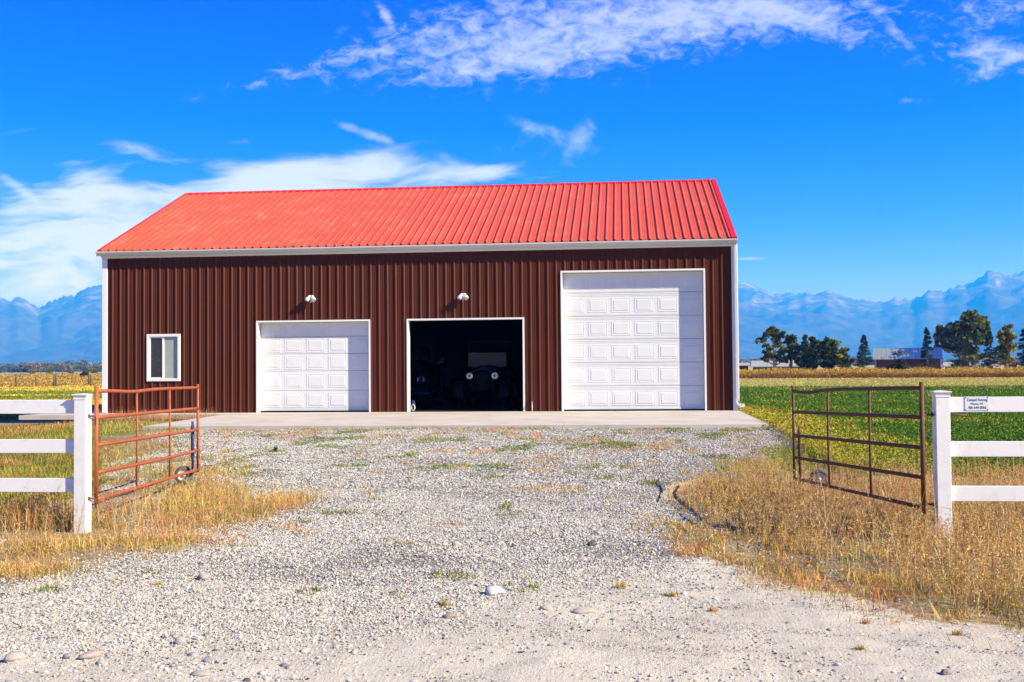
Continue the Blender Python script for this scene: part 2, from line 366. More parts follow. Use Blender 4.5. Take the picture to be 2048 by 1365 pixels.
# tyre ruts and crumbs in the dirt road
Z = Z + (vn(GX*34, GY*34)-.5)*.010*g_*(GY < -5) + (fbm(GX*9+(GY*3), GY*26, 3, .6)-.5)*.012*r_*(GY < -18)
ii = (np.arange(ny-1)[:, None]*nx+np.arange(nx-1)[None]).ravel()
GF = np.stack([ii, ii+1, ii+nx+1, ii+nx], 1)
gcol = np.stack([g_, r_, gn_], -1).reshape(-1, 3)
gme = npmesh('ground', np.stack([GX, GY, Z], -1).reshape(-1, 3), [GF], gcol, True)
mt = bpy.data.materials.new('ground'); mt.use_nodes = True; q = NB(mt.node_tree); bs = mt.node_tree.nodes['Principled BSDF']
bs.inputs['Roughness'].default_value = .95; bs.inputs['Specular IOR Level'].default_value = .1
pos = q.n('ShaderNodeNewGeometry').outputs['Position']; at_ = q.n('ShaderNodeAttribute', attribute_name='col'); sx = q.n('ShaderNodeSeparateColor'); q.l(at_.outputs['Color'], sx.inputs[0])
ps = q.n('ShaderNodeSeparateXYZ'); q.l(pos, ps.inputs[0])
n1 = q.noise(pos, 1.1, 6, .65); n2 = q.noise(pos, 9., 6, .7); n3 = q.noise(pos, 55., 5, .7); nfar = q.noise(pos, .05, 6, .7)
dist = q.smooth(ps.outputs[1], -14., 60.)
dry = q.mix(q.smooth(n2, .35, .65), (.40,.27,.11), (.44,.38,.28)); dry = q.mix(q.smooth(n3, .3, .7), dry, (.17,.11,.06))
gz = q.smooth(q.math('ADD', sx.outputs[0], q.math('ADD', q.math('MULTIPLY', q.math('SUBTRACT', n2, .5), .9), q.math('MULTIPLY', q.math('SUBTRACT', n3, .5), .7))), .38, .56)
rz = q.smooth(q.math('ADD', sx.outputs[1], q.math('ADD', q.math('MULTIPLY', q.math('SUBTRACT', n2, .5), 1.1), q.math('MULTIPLY', q.math('SUBTRACT', n3, .5), .6))), .35, .62)
fieldL = q.mix(q.smooth(n1, .4, .6), (.52,.36,.05), (.40,.32,.06)); fieldL = q.mix(q.smooth(nfar, .4, .6), fieldL, (.44,.20,.045))
fieldF = q.mix(q.smooth(nfar, .35, .65), (.42,.32,.16), (.34,.28,.17))
dryc = q.mix(dist, dry, fieldL); dryc = q.mix(q.smooth(ps.outputs[1], 130., 260.), dryc, fieldF)
strawR = q.math('MULTIPLY', q.smooth(ps.outputs[0], 2., 12.), q.math('MULTIPLY', q.smooth(ps.outputs[1], 38., 52.), q.smooth(ps.outputs[1], 110., 98.)))
dryc = q.mix(strawR, dryc, q.mix(q.smooth(n2, .3, .7), (.46,.38,.13), (.38,.32,.10)))
greenc = q.mix(q.smooth(n1, .35, .65), (.045,.115,.012), (.09,.17,.018)); greenc = q.mix(q.smooth(n2, .35, .7), greenc, (.13,.15,.03))
vo = q.n('ShaderNodeTexVoronoi'); q.l(pos, vo.inputs['Vector']); vo.inputs['Scale'].default_value = 42.; vo.inputs['Randomness'].default_value = 1.
vs = q.n('ShaderNodeSeparateColor'); q.l(vo.outputs['Color'], vs.inputs[0])
grav = q.ramp(vs.outputs[0], [(0., (.06,.056,.052)), (.35, (.17,.16,.15)), (.7, (.30,.285,.27)), (1., (.44,.42,.40))])
grav = q.mix(q.smooth(n2, .5, .75), grav, (.40,.34,.28))
road = q.mix(q.smooth(n1, .35, .7), (.58,.53,.46), (.49,.44,.38)); road = q.mix(q.smooth(q.noise(pos, 130., 4, .7), .56, .68), road, (.27,.23,.21)); road = q.mix(q.smooth(n3, .60, .74), road, (.38,.33,.29))
mpr = q.n('ShaderNodeMapping'); q.l(pos, mpr.inputs[0]); mpr.inputs['Rotation'].default_value = (0, 0, R(-62)); mpr.inputs['Scale'].default_value = (9., 1.2, 1.); tread = q.noise(mpr.outputs[0], 5., 5, .7)
col = dryc
col = q.mix(sx.outputs[2], col, greenc)
col = q.mix(gz, col, grav)
col = q.mix(rz, col, road)
q.l(col, bs.inputs['Base Color'])
bn = q.n('ShaderNodeBump'); bn.inputs['Strength'].default_value = .9; bn.inputs['Distance'].default_value = .014
hh = q.math('ADD', q.math('ADD', q.math('MULTIPLY', n3, 1.), q.math('MULTIPLY', q.math('MULTIPLY', tread, .55), sx.outputs[1])), q.math('MULTIPLY', q.math('SUBTRACT', 1., vo.outputs['Distance']), sx.outputs[0])); q.l(hh, bn.inputs['Height']); q.l(bn.outputs[0], bs.inputs['Normal'])
link('ground', gme, mt, kind='structure')

# concrete apron in front of the barn, walkway along its wall
s = MB()
for x0, x1, y0, y1 in ((SL_X0, -3.9, SL_Y0, -1.2), (-3.894, .6, SL_Y0, -1.2), (.606, SL_X1, SL_Y0, -1.2)):
    za, zb = -.062, -.010
    V = [(x0,y0,za-.09),(x1,y0,za-.09),(x1,y1,zb-.09),(x0,y1,zb-.09),(x0,y0,za),(x1,y0,za),(x1,y1,zb),(x0,y1,zb)]
    s.add(V, [(0,3,2,1),(4,5,6,7),(0,1,5,4),(1,2,6,5),(2,3,7,6),(3,0,4,7)])
s.build('concrete_apron', M['concrete'], kind='structure')
s = MB(); s.box((BX0-1.75, -1.194, -.12), (SL_X1, .02, -.004)); s.box((BX0-1.75, .024, -.12), (BX0-.05, 2.6, -.006))
s.build('concrete_walkway', M['concrete'], kind='structure')

# ------------------------------------------------------------------ barn
barn = empty('metal_barn', ((BX0+BX1)/2, 0, 0), label='long brown metal barn with red ribbed roof and three garage openings on a concrete apron', cat='barn')
BO = np.array([(BX0+BX1)/2, 0, 0])
def bp(mb, name, mt, parent=None, **k):
    """part of the barn: vertices are given in world coordinates"""
    V = [(v[0]-BO[0], v[1], v[2]) for v in mb.v]; mb.v = V
    return mb.build(name, mt, parent or barn, **k)
PITCHR = .2283
def profile(x0, x1, ph=.162, flip=1):
    """ribbed-sheet profile: list of (x, depth)"""
    pts = []; k0 = int(math.floor((x0-ph)/PITCHR))-1; k1 = int(math.ceil((x1-ph)/PITCHR))+1
    for k in range(k0, k1+1):
        c = k*PITCHR+ph-.018
        pts += [(c-.030, 0), (c-.013, .028), (c+.006, .028), (c+.036, 0)]
        for t in (.073, .121, .169): 
            e = .0035 if t != .121 else .005
            pts += [(c+t-.006-.0, 0), (c+t-.002, e), (c+t+.004, e), (c+t+.009, 0)]
    pts.sort(); xs = [p[0] for p in pts]; ds = [p[1] for p in pts]
    out = [(x0, float(np.interp(x0, xs, ds)))]+[p for p in pts if x0 < p[0] < x1]+[(x1, float(np.interp(x1, xs, ds)))]
    return out
def sheet(mb, x0, x1, z0, z1, y=0.):
    P = profile(x0, x1)
    for (xa, da), (xb, db) in zip(P[:-1], P[1:]):
        if xb-xa < 1e-5: continue
        mb.face([(xa, y-da, z0), (xb, y-db, z0), (xb, y-db, z1), (xa, y-da, z1)])
WT = 4.42
OPN = [(.269, .269+3.79, 3.72, 'big'), (-8.065, -8.065+3.18, 2.5, 'small'), (-3.89, -3.89+3.18, 2.5, 'open')]
WIN = (-11.18, -10.22, .87, 2.17)
OPN.sort()
fw = MB()
xs = BX0
segs = []
segs.append((BX0, WIN[0]+.03, 0, WT)); segs.append((WIN[0]+.03, WIN[1]-.03, 0, WIN[2]+.03)); segs.append((WIN[0]+.03, WIN[1]-.03, WIN[3]-.03, WT)); xs = WIN[1]-.03
for x0, x1, h, _ in OPN:
    segs.append((xs, x0+.02, 0, WT)); segs.append((x0+.02, x1-.02, h-.02, WT)); xs = x1-.02
segs.append((xs, BX1, 0, WT))
for sg in segs: sheet(fw, sg[0], sg[1], sg[2], sg[3])
# screws in rows
for k, zr in enumerate((.12, 1.02, 2.03, 2.62, 3.02, 3.98)):
    kk = 0; x = BX0+.2
    while x < BX1-.05:
        for off in ((.02, .12) if k % 2 else (.02,)):
            xx = x+off; ok = not any(a-.02 < xx < c+.02 and zr < h+.03 for a, c, h, _ in OPN) and not (WIN[0]-.02 < xx < WIN[1]+.02 and WIN[2]-.03 < zr < WIN[3]+.03)
            if ok and kk % 1 == 0: fw.lathe([(.007, 0), (.007, .004), (.003, .007), (0.0005, .007)], Matrix.Translation((xx, -.001, zr)) @ Matrix.Rotation(R(90), 4, 'X'), 6, False)
        x += PITCHR; kk += 1
bp(fw, 'front_wall', M['brown'])
# other three walls (ribbed too, plus gables)
HE, HR, YR, YE = 4.483, 7.063, 5.90, -.15
sl = (HR-HE)/(YR-YE)
def gable(mb, x, sgn):
    y = 0.
    while y < BY1-1e-3:
        y1 = min(y+PITCHR, BY1)
        ht = lambda yy: HE-.03+sl*(yy-YE) if yy <= YR else HE-.03+sl*((2*YR-yy)-YE)
        pr = [(0, 0), (.08, 0), (.1, .019), (.124, .019), (.144, 0), (PITCHR, 0)]
        for (a, da), (c, dc) in zip(pr[:-1], pr[1:]):
            ya, yb = y+a, min(y+c, BY1)
            if ya >= BY1: break
            f = [(x+sgn*da, ya, 0), (x+sgn*dc, yb, 0), (x+sgn*dc, yb, ht(yb)), (x+sgn*da, ya, ht(ya))]
            mb.face(f if sgn > 0 else f[::-1])
        y = y1
sd = MB(); gable(sd, BX1, 1); bp(sd, 'side_wall', M['brown'])
sd = MB(); gable(sd, BX0, -1); bp(sd, 'side_wall', M['brown'])
sd = MB(); P = profile(BX0, BX1)
for (xa, da), (xb, db) in zip(P[:-1], P[1:]):
    if xb-xa > 1e-5: sd.face([(xb, BY1+db, 0), (xa, BY1+da, 0), (xa, BY1+da, WT), (xb, BY1+db, WT)])
bp(sd, 'back_wall', M['brown'])
# inner lining, split round the openings (dark)
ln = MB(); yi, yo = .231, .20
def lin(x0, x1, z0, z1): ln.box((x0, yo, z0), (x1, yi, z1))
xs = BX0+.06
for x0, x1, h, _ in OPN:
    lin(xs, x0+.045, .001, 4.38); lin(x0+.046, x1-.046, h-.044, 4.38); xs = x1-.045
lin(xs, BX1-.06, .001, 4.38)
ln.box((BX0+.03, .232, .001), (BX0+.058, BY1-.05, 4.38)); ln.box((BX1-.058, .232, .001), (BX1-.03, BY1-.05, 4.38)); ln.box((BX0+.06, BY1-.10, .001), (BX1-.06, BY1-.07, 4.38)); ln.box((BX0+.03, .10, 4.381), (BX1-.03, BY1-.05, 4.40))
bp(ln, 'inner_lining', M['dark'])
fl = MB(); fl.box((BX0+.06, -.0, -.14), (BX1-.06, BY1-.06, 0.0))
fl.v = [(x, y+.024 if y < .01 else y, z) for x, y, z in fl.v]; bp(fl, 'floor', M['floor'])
# roof
RX0, RX1 = BX0-.09, BX1+.02
def roofside(mb, sgn):
    P = [(RX0+a, d) for a, d in [(p[0]-RX0, p[1]*1.4) for p in profile(RX0, RX1, ph=.135)]]
    for (xa, da), (xb, db) in zip(P[:-1], P[1:]):
        if xb-xa < 1e-5: continue
        N = 1
        ys, zs = (YE, HE), (YR, HR)
        ny_, nz_ = -sl/math.hypot(1, sl), 1/math.hypot(1, sl)
        q4 = [(xa, YE+ny_*da, HE+nz_*da), (xb, YE+ny_*db, HE+nz_*db), (xb, YR+ny_*db, HR+nz_*db), (xa, YR+ny_*da, HR+nz_*da)]
        if sgn < 0: q4 = [(x, 2*YR-y, z) for x, y, z in q4][::-1]
        mb.face(q4)
    th = .012
    V = [(RX0, YE+.004, HE-th), (RX1, YE+.004, HE-th), (RX1, YR, HR-th), (RX0, YR, HR-th)]
    if sgn < 0: V = [(x, 2*YR-y, z) for x, y, z in V][::-1]
    mb.face(V[::-1])
rf = MB(); roofside(rf, 1); roofside(rf, -1)
for k in range(4):      # screw lines on the roof
    t = (.03, .30, .62, .95)[k]; x = RX0+.12
    while x < RX1-.05:
        yy, zz = YE+(YR-YE)*t, HE+(HR-HE)*t
        rf.lathe([(.007, 0), (.007, .004), (.0005, .007)], Matrix.Translation((x, yy, zz)) @ Matrix.Rotation(math.atan(sl), 4, 'X'), 5, False); x += PITCHR
roof = bp(rf, 'roof', M['red'])
tr = MB(); w_ = .17
for sg in (1, -1):
    d = lambda t, h: (YR-sg*t*math.cos(math.atan(sl))+sg*0, HR-t*math.sin(math.atan(sl))+h)
    a0, a1 = d(-.002, .034), d(w_, .030); a2 = d(w_, .008)
    tr.face([(RX0-.005, a1[0], a1[1]), (RX1+.005, a1[0], a1[1]), (RX1+.005, YR, a0[1]), (RX0-.005, YR, a0[1])][::sg])
    tr.face([(RX0-.005, a2[0], a2[1]), (RX1+.005, a2[0], a2[1]), (RX1+.005, a1[0], a1[1]), (RX0-.005, a1[0], a1[1])][::sg])
bp(tr, 'ridge_cap', M['redtrim'], roof)
for xr, sgn in ((RX0, -1), (RX1, 1)):
    for sg in (1, -1):
        tr = MB(); th = math.atan(sl); L = math.hypot(YR-YE, HR-HE)+.01
        for segi in range(2):
            a, c = L*segi/2, L*(segi+1)/2-.004; lift = .024+.002*segi
            def pt(t, x, h): 
                y = YE+math.cos(th)*t-math.sin(th)*h; z = HE+math.sin(th)*t+math.cos(th)*h
                return (x, y if sg > 0 else 2*YR-y, z)
            xi, xo = xr-sgn*.125, xr+sgn*.012
            for q4 in ([(a,xi,lift),(a,xo,lift),(c,xo,lift),(c,xi,lift)], [(a,xo,lift),(a,xo,-.11),(c,xo,-.11),(c,xo,lift)], [(a,xi,lift),(c,xi,lift),(c,xi,.0),(a,xi,.0)], [(a,xi,lift),(a,xi,-.01),(a,xo,-.11),(a,xo,lift)]):
                tr.face([pt(*p) for p in q4])
        bp(tr, 'rake_trim', M['redtrim'], roof)
# gutter + fascia
gt = MB(); g0 = HE-.022
gp = [(YE+.03, g0), (YE+.03, g0-.115), (YE-.055, g0-.115), (YE-.075, g0-.085), (YE-.085, g0-.06), (YE-.108, g0-.035), (YE-.112, g0-.004), (YE-.100, g0), (YE-.100, g0-.006), (YE-.096, g0-.03), (YE-.05, g0-.10), (YE+.02, g0-.10), (YE+.02, g0)]
gx0, gx1 = BX0-.10, BX1+.03
for (ya, za), (yb, zb) in zip(gp, gp[1:]+gp[:1]): gt.face([(gx0, ya, za), (gx1, ya, za), (gx1, yb, zb), (gx0, yb, zb)])
for x, ordr in ((gx0, 1), (gx1, -1)): gt.box((x-.004, YE-.111, g0-.12), (x+.004, YE+.03, g0+.002))
bp(gt, 'gutter', M['gutter'])
fs = MB(); fs.box((BX0-.03, -.045, g0-.175), (BX1+.012, -.024, g0-.005)); fs.box((BX0-.03, -.118, g0-.122), (BX1+.012, -.0455, g0-.116))
bp(fs, 'fascia', M['white'])
for x0, x1 in ((BX0-.012, BX0+.135), (BX1-.115, BX1+.012)):
    ct = MB(); ct.box((x0, -.030, 0.0), (x1, .0, g0-.176), bev=.004)
    if x0 < 0: ct.box((x0, .001, 0.), (x0+.022, .12, g0-.02))
    else: ct.box((x1-.022, .001, 0.), (x1, .12, g0-.02))
    bp(ct, 'corner_trim', M['white'])
dn = MB(); X0, X1 = BX1-.055, BX1+.035
def dsp(a, c): dn.box(a, c, bev=.008)
dsp((X0, -.115, .26), (X1, -.0315, g0-.10))
for k in range(1, 5): dn.box((X0+k*(X1-X0)/5-.004, -.1185, .27), (X0+k*(X1-X0)/5+.004, -.1151, g0-.12))
for zb in (1.4, 3.2): dn.box((X0-.005, -.121, zb), (X1+.005, -.031, zb+.03))
ds = bp(dn, 'downspout', M['white'])
eb = MB(); cx = (X0+X1)/2; pts = [(cx, .28), (cx, .22), (cx+.03, .175), (cx+.09, .14), (cx+.17, .125)]
for (xa, za), (xb, zb) in zip(pts[:-1], pts[1:]):
    dxx, dzz = xb-xa, zb-za; L = math.hypot(dxx, dzz); nx_, nz_ = -dzz/L*.043, dxx/L*.043; e = .006
    xa -= dxx/L*e; xb += dxx/L*e; za -= dzz/L*e; zb += dzz/L*e
    V = [(xa-nx_, -.113, za-nz_), (xb-nx_, -.113, zb-nz_), (xb+nx_, -.113, zb+nz_), (xa+nx_, -.113, za+nz_)]; V += [(x, -.033, z) for x, y, z in V]
    eb.add(V, [(0,1,2,3),(7,6,5,4),(0,4,5,1),(1,5,6,2),(2,6,7,3),(3,7,4,0)])
bp(eb, 'elbow', M['white'], ds)
# openings: frames and sectional doors
def rings(mb, cx, cz, w, h, prof, y0):
    """nested rectangles: list of (inset, raise) -> lofted raised panel, facing -Y"""
    prev = None
    for ins, up in prof:
        a = [(cx-w/2+ins, y0-up, cz-h/2+ins), (cx+w/2-ins, y0-up, cz-h/2+ins), (cx+w/2-ins, y0-up, cz+h/2-ins), (cx-w/2+ins, y0-up, cz+h/2-ins)]
        if prev:
            for k in range(4): mb.face([prev[k], prev[(k+1) % 4], a[(k+1) % 4], a[k]])
        prev = a
    mb.face(prev)
for x0, x1, h, kind in OPN:
    fr = MB(); t = .045; D0 = .23
    fr.box((x0, -.034, 0), (x0+t, D0, h)); fr.box((x1-t, -.034, 0), (x1, D0, h)); fr.box((x0+t+.001, -.034, h-t), (x1-t-.001, D0, h-.001))
    f = bp(fr, 'door_frame', M['white'])
    if kind == 'open': continue
    dr = empty('garage_door', (0, 0, 0), label='large closed white six-row sectional door' if kind == 'big' else 'small closed white five-row sectional door'); dr.parent = barn
    a, c = x0+t+.002, x1-t-.002
    n = 6 if kind == 'big' else 5; zb = [.03+.62*i for i in range(7)] if kind == 'big' else [.03, .585, 1.12, 1.59, 2.06, 2.43]
    zb[-1] = h-t-.004; ncol = 6 if kind == 'big' else 5; yd = D0-.02
    for i in range(n):
        sm = MB(); z0, z1 = zb[i]+.004, zb[i+1]-.004
        sm.box((a, yd, z0), (c, yd+.045, z1), bev=.003)
        cw = (c-a)/ncol; ph = .375
        cz = z0+ph/2+(.10 if kind == 'big' else (.10, .075, .045, .04, .03)[i])
        if kind != 'big' and i == 4: ph = .30; cz = z0+.03+ph/2
        if kind == 'big' and i < n:
            for g in ((.028,), (.535,), (.575,)):
                if z0+g[0] < z1-.02: sm.box((a+.002, yd-.0045, z0+g[0]), (c-.002, yd-.0005, z0+g[0]+.014))
        for k in range(ncol):
            if cz+ph/2 < z1: rings(sm, a+cw*(k+.5), cz, .50, ph, [(0, .0005), (.006, .007), (.013, .007), (.021, .001), (.032, .001), (.054, .008), (.058, .0085)], yd)
        bp(sm, 'door_section', M['door'], dr)
    sl_ = MB(); sl_.box((a, yd+.002, .002), (c, yd+.04, .030)); bp(sl_, 'bottom_seal', M['rubber'], dr)
    if kind == 'big': 
        ex = MB(); ex.box((a+.02, yd-.002, .034), (c-.02, yd-.0105, .062)); bp(ex, 'bottom_rail', M['door'], dr)
    for part in list(dr.children): part.location = (0, 0, 0)
    # children were shifted by BO already, the empty sits at the barn origin
# window
wf = MB(); x0, x1, z0, z1 = WIN; t = .075; yw = -.045
wf.box((x0, yw, z0), (x0+t, .06, z1), bev=.006); wf.box((x1-t, yw, z0), (x1, .06, z1), bev=.006); wf.box((x0+t+.001, yw, z0), (x1-t-.001, .06, z0+t), bev=.006); wf.box((x0+t+.001, yw, z1-t), (x1-t-.001, .06, z1), bev=.006)
win = bp(wf, 'window', M['white'])
ws = MB(); xm = (x0+x1)/2-.015
ws.box((xm-.022, -.022, z0+t+.001), (xm+.022, .02, z1-t-.001)); ws.box((x0+t+.001, -.010, z0+t+.001), (xm-.023, .02, z0+t+.035)); ws.box((x0+t+.001, -.010, z1-t-.030), (xm-.023, .02, z1-t-.001)); ws.box((x0+t+.001, -.010, z0+t+.036), (x0+t+.030, .02, z1-t-.031))
bp(ws, 'sash', M['white'], win)
pn = MB(); pn.box((x0+t+.031, .004, z0+t+.036), (xm-.023, .008, z1-t-.031)); bp(pn, 'pane', M['dglass'], win)
pn = MB(); pn.box((xm+.023, .008, z0+t+.001), (x1-t-.001, .012, z1-t-.001)); bp(pn, 'pane', M['blindglass'] if 'blindglass' in M else mat('hazy_glass', (.27,.31,.30), .12, spec=.6, var=(3., .6, (.36,.39,.38))), win)
bk = MB(); bk.box((x0+t-.02, .065, z0+t-.02), (x1-t+.02, .07, z1-t+.02)); bp(bk, 'blind', M['blind'], win)
bt = MB(); bt.tube([(x0+t+.16, .012, z0+t+.04), (x0+t+.165, .012, z0+t+.2), (x0+t+.18, .012, z0+t+.36)], [.018, .012, .004], 8)

# twin-head floodlights on the wall
def wall_light(x, z, label):
    e = empty('wall_light', (x, -.02, z), label=label, cat='wall light', group='twin floodlights on the barn wall')
    s = MB(); s.lathe([(.055, 0), (.058, .02), (.05, .035), (.0005, .038)], Matrix.Translation((0, 0, .03)) @ Matrix.Rotation(R(90), 4, 'X'), 20); s.build('base_plate', M['white'], e)
    for sg in (-1, 1):
        s = MB(); s.tube([(sg*.012, -.03, .07), (sg*.03, -.07, .08), (sg*.042, -.10, .06)], .011, 8); s.build('arm', M['white'], e)
        d = Vector((sg*.42, -.42, -.80)).normalized(); rot = d.to_track_quat('Z', 'Y').to_matrix().to_4x4(); Mx = Matrix.Translation((sg*.062, -.115, .025)) @ rot
        s = MB(); s.lathe([(.0005, -.07), (.026, -.068), (.032, -.05), (.034, -.01), (.048, .03), (.057, .075), (.058, .10), (.052, .10), (.046, .07), (.0005, .055)], Mx, 18)
        h = s.build('lamp_head', M['white'], e)
        s = MB(); s.lathe([(.0005, .088), (.03, .087), (.048, .078)], Mx, 16); s.build('lens', M['lens'], h)
    s = MB(); s.box((-.026, -.13, -.105), (.026, -.07, -.045), bev=.01); s.tube([(0, -.03, .02), (0, -.10, -.05)], .009, 8); sn = s.build('motion_sensor', M['white'], e)
    s = MB(); s.lathe([(.018, 0), (.015, .010), (.0005, .014)], Matrix.Translation((0, -.1295, -.078)) @ Matrix.Rotation(R(90), 4, 'X'), 12); s.build('sensor_lens', M['rubber'], sn)
wall_light(-6.50, 3.08, 'white twin-head floodlight on the brown wall above the small closed garage door')
wall_light(-2.33, 3.07, 'white twin-head floodlight on the brown wall above the open garage doorway')
# yard faucet on the wall
e = empty('faucet', (-.52, -.02, 0), label='small white and brass yard faucet low on the wall right of the open doorway', cat='faucet')
s = MB(); s.tube([(0, -.012, 0), (0, -.012, .24)], .011, 8); s.build('pipe', M['white'], e)
s = MB(); s.tube([(0, -.012, .23), (0, -.05, .25), (0, -.085, .24), (0, -.10, .20)], .016, 8); s.build('spout', M['dullchrome'], e)
s = MB(); s.lathe([(.0005, .0), (.032, .0), (.032, .012), (.0005, .014)], Matrix.Translation((0, -.05, .285)), 12); s.tube([(0, -.05, .25), (0, -.05, .285)], .006, 6); s.build('handle', M['oldrust'], e)
# coiled hose just inside the doorway, left jamb
for col_, r0, zc, nm, lb in (('blue', .055, .14, 'extension_cord', 'blue coiled cord hanging just inside the left jamb of the open doorway'), ('white', .075, .085, 'garden_hose', 'white looped hose on the floor just inside the left jamb of the open doorway')):
    s = MB(); pts = []
    for k in range(0, 40): a = k/13*2*math.pi; pts.append((r0*math.cos(a)*.6, .003*k-.06, (r0*1.15)*math.sin(a)+.012*math.sin(k*.7)))
    s.tube(pts, .006, 6); o = s.build(nm, M[col_], None, label=lb, cat='hose'); o.location = (-3.80, .36, zc+.02+(.06 if col_ == 'blue' else 0))

# ------------------------------------------------------------------ vehicles inside the open bay
def vintage_car():
    e = empty('vintage_car', (-2.17, 2.45, .0), R(0), label='black vintage car with pale round headlights inside the open doorway', cat='car')
    s = MB()        # hood lofted from radiator to cowl (front faces -Y)
    def sec(w, zt, zb, y, n=10):
        pts = [(-w, y, zb)]
        for k in range(n+1): a = math.pi-math.pi*k/n; pts.append((w*math.cos(a), y, zt-w*.55+w*.55*math.sin(a)))
        pts.append((w, y, zb)); return pts
    S = [sec(.29, 1.12, .52, 0), sec(.30, 1.13, .52, .05), sec(.42, 1.20, .50, .85), sec(.58, 1.25, .45, 1.15), sec(.62, 1.25, .40, 2.5), sec(.60, 1.20, .40, 3.1)]
    i0 = 0; n = len(S[0]); V = [p for q_ in S for p in q_]; F = []
    for i in range(len(S)-1):
        for k in range(n-1): F.append((i*n+k, i*n+k+1, (i+1)*n+k+1, (i+1)*n+k))
    F.append(tuple(range(n))[::-1]); F.append(tuple((len(S)-1)*n+k for k in range(n)))
    s.add(V, F, True); body = s.build('body', M['black'], e)
    s = MB(); P = sec(.30, 1.14, .50, -.012); 
    s.tube([(p[0], p[1], p[2]) for p in P], .016, 8); s.lathe([(.03, 0), (.03, .03), (.0005, .05)], Matrix.Translation((0, 0, 1.14)), 10)
    s.build('radiator_shell', M['oldnickel'], e)
    s = MB(); 
    for k in range(-12, 13): s.box((k*.021-.004, -.010, .54), (k*.021+.004, -.002, .93+.12*math.sqrt(max(0, 1-(k/13)**2))))
    s.build('radiator_core', M['rubber'], e)
    for sg in (-1, 1):
        s = MB(); s.lathe([(.0005, .16), (.05, .15), (.09, .09), (.108, .01), (.112, 0), (.102, -.006)], Matrix.Translation((sg*.372, -.05, .935)) @ Matrix.Rotation(R(-90), 4, 'X'), 22)
        h = s.build('headlight', M['black'], e)
        s = MB(); s.lathe([(.102, .006), (.09, -.002), (.05, -.008), (.045, -.008)], Matrix.Translation((sg*.372, -.05, .935)) @ Matrix.Rotation(R(-90), 4, 'X'), 22); s.build('lens', M['lens'], h)
        s = MB(); s.lathe([(.045, -.008), (.02, -.012), (.0005, -.012)], Matrix.Translation((sg*.372, -.05, .935)) @ Matrix.Rotation(R(-90), 4, 'X'), 16); s.build('bulb', M['lensc'], h)
        s = MB(); pts = [(sg*.66, .05+.36*-math.cos(a), .40+.40*math.sin(a)) for a in [R(x) for x in range(-8, 150, 12)]]+[(sg*.70, .75, .33), (sg*.72, 2.0, .30)]
        for p0, p1 in zip(pts[:-1], pts[1:]):
            s.face([(p0[0]-.13, p0[1], p0[2]), (p0[0]+.13, p0[1], p0[2]-.015), (p1[0]+.13, p1[1], p1[2]-.015), (p1[0]-.13, p1[1], p1[2])], True)
            s.face([(p0[0]-.13, p0[1], p0[2]-.012), (p1[0]-.13, p1[1], p1[2]-.012), (p1[0]+.13, p1[1], p1[2]-.03), (p0[0]+.13, p0[1], p0[2]-.03)], True)
        s.build('fender', M['black'], e)
        for yy in (.05, 2.6):
            s = MB(); Mx = Matrix.Translation((sg*.66, yy, .37)) @ Matrix.Rotation(R(90), 4, 'Y')
            s.lathe([(.30, -.045), (.35, -.045), (.368, -.02), (.368, .02), (.35, .045), (.30, .045), (.30, -.045)], Mx, 28); wl = s.build('wheel', M['cartyre'], e)
            s = MB(); s.lathe([(.30, -.03), (.30, .03), (.285, .03), (.285, -.03), (.30, -.03)], Mx, 28); s.lathe([(.05, -.06), (.05, .06)], Mx, 12)
            for k in range(12): a = k*math.pi/6; s.tube([(sg*.66, yy+.05*math.cos(a), .37+.05*math.sin(a)), (sg*.66, yy+.29*math.cos(a), .37+.29*math.sin(a))], .012, 6)
            s.build('rim', M['black'], wl)
    s = MB(); s.tube([(-.60, -.02, .60), (.60, -.02, .60)], .014, 8); s.tube([(-.372, -.0, .62), (-.372, -.0, .84)], .014, 8); s.tube([(.372, -.0, .62), (.372, -.0, .84)], .014, 8); s.build('lamp_bar', M['black'], e)
    s = MB(); s.tube([(-.58, 1.16, 1.20), (-.56, 1.22, 1.62), (.56, 1.22, 1.62), (.58, 1.16, 1.20), (-.58, 1.16, 1.20)], .013, 8); ws_ = s.build('windshield', M['dullchrome'], e)
    s = MB(); V = [(-.57, 1.165, 1.22), (.57, 1.165, 1.22), (.55, 1.218, 1.61), (-.55, 1.218, 1.61)]; s.face(V); s.face([(x, y+.005, z) for x, y, z in V][::-1]); s.build('pane', M['carglass'], ws_)
    s = MB(); s.lathe([(.20, 0), (.212, .012), (.20, .024), (.19, .012), (.20, 0)], Matrix.Translation((.30, 1.42, 1.25)) @ Matrix.Rotation(R(65), 4, 'X'), 24)
    for k in range(4): a = k*math.pi/2+.4; s.tube([(.30, 1.42, 1.25), (.30+.2*math.cos(a), 1.42+.08*math.sin(a), 1.25+.18*math.sin(a))], .008, 6)
    s.build('steering_wheel', M['rubber'], e)
    s = MB()        # folded canvas top and bows
    for yy, zz in ((1.30, 1.95), (2.2, 2.0), (3.0, 1.92)): s.tube([(-.58, yy, 1.15), (-.57, yy, zz-.08), (-.45, yy, zz), (.45, yy, zz), (.57, yy, zz-.08), (.58, yy, 1.15)], .016, 6)
    s.box((-.56, 1.28, 1.955), (.56, 3.02, 1.985)); s.build('canvas_top', M['rubber'], e)
    s = MB(); s.box((-.52, 1.9, .6), (.52, 2.3, .9), bev=.05); s.box((-.52, 2.28, .9), (.52, 2.42, 1.35), bev=.05); s.build('seat', M['rubber'], e)
vintage_car()
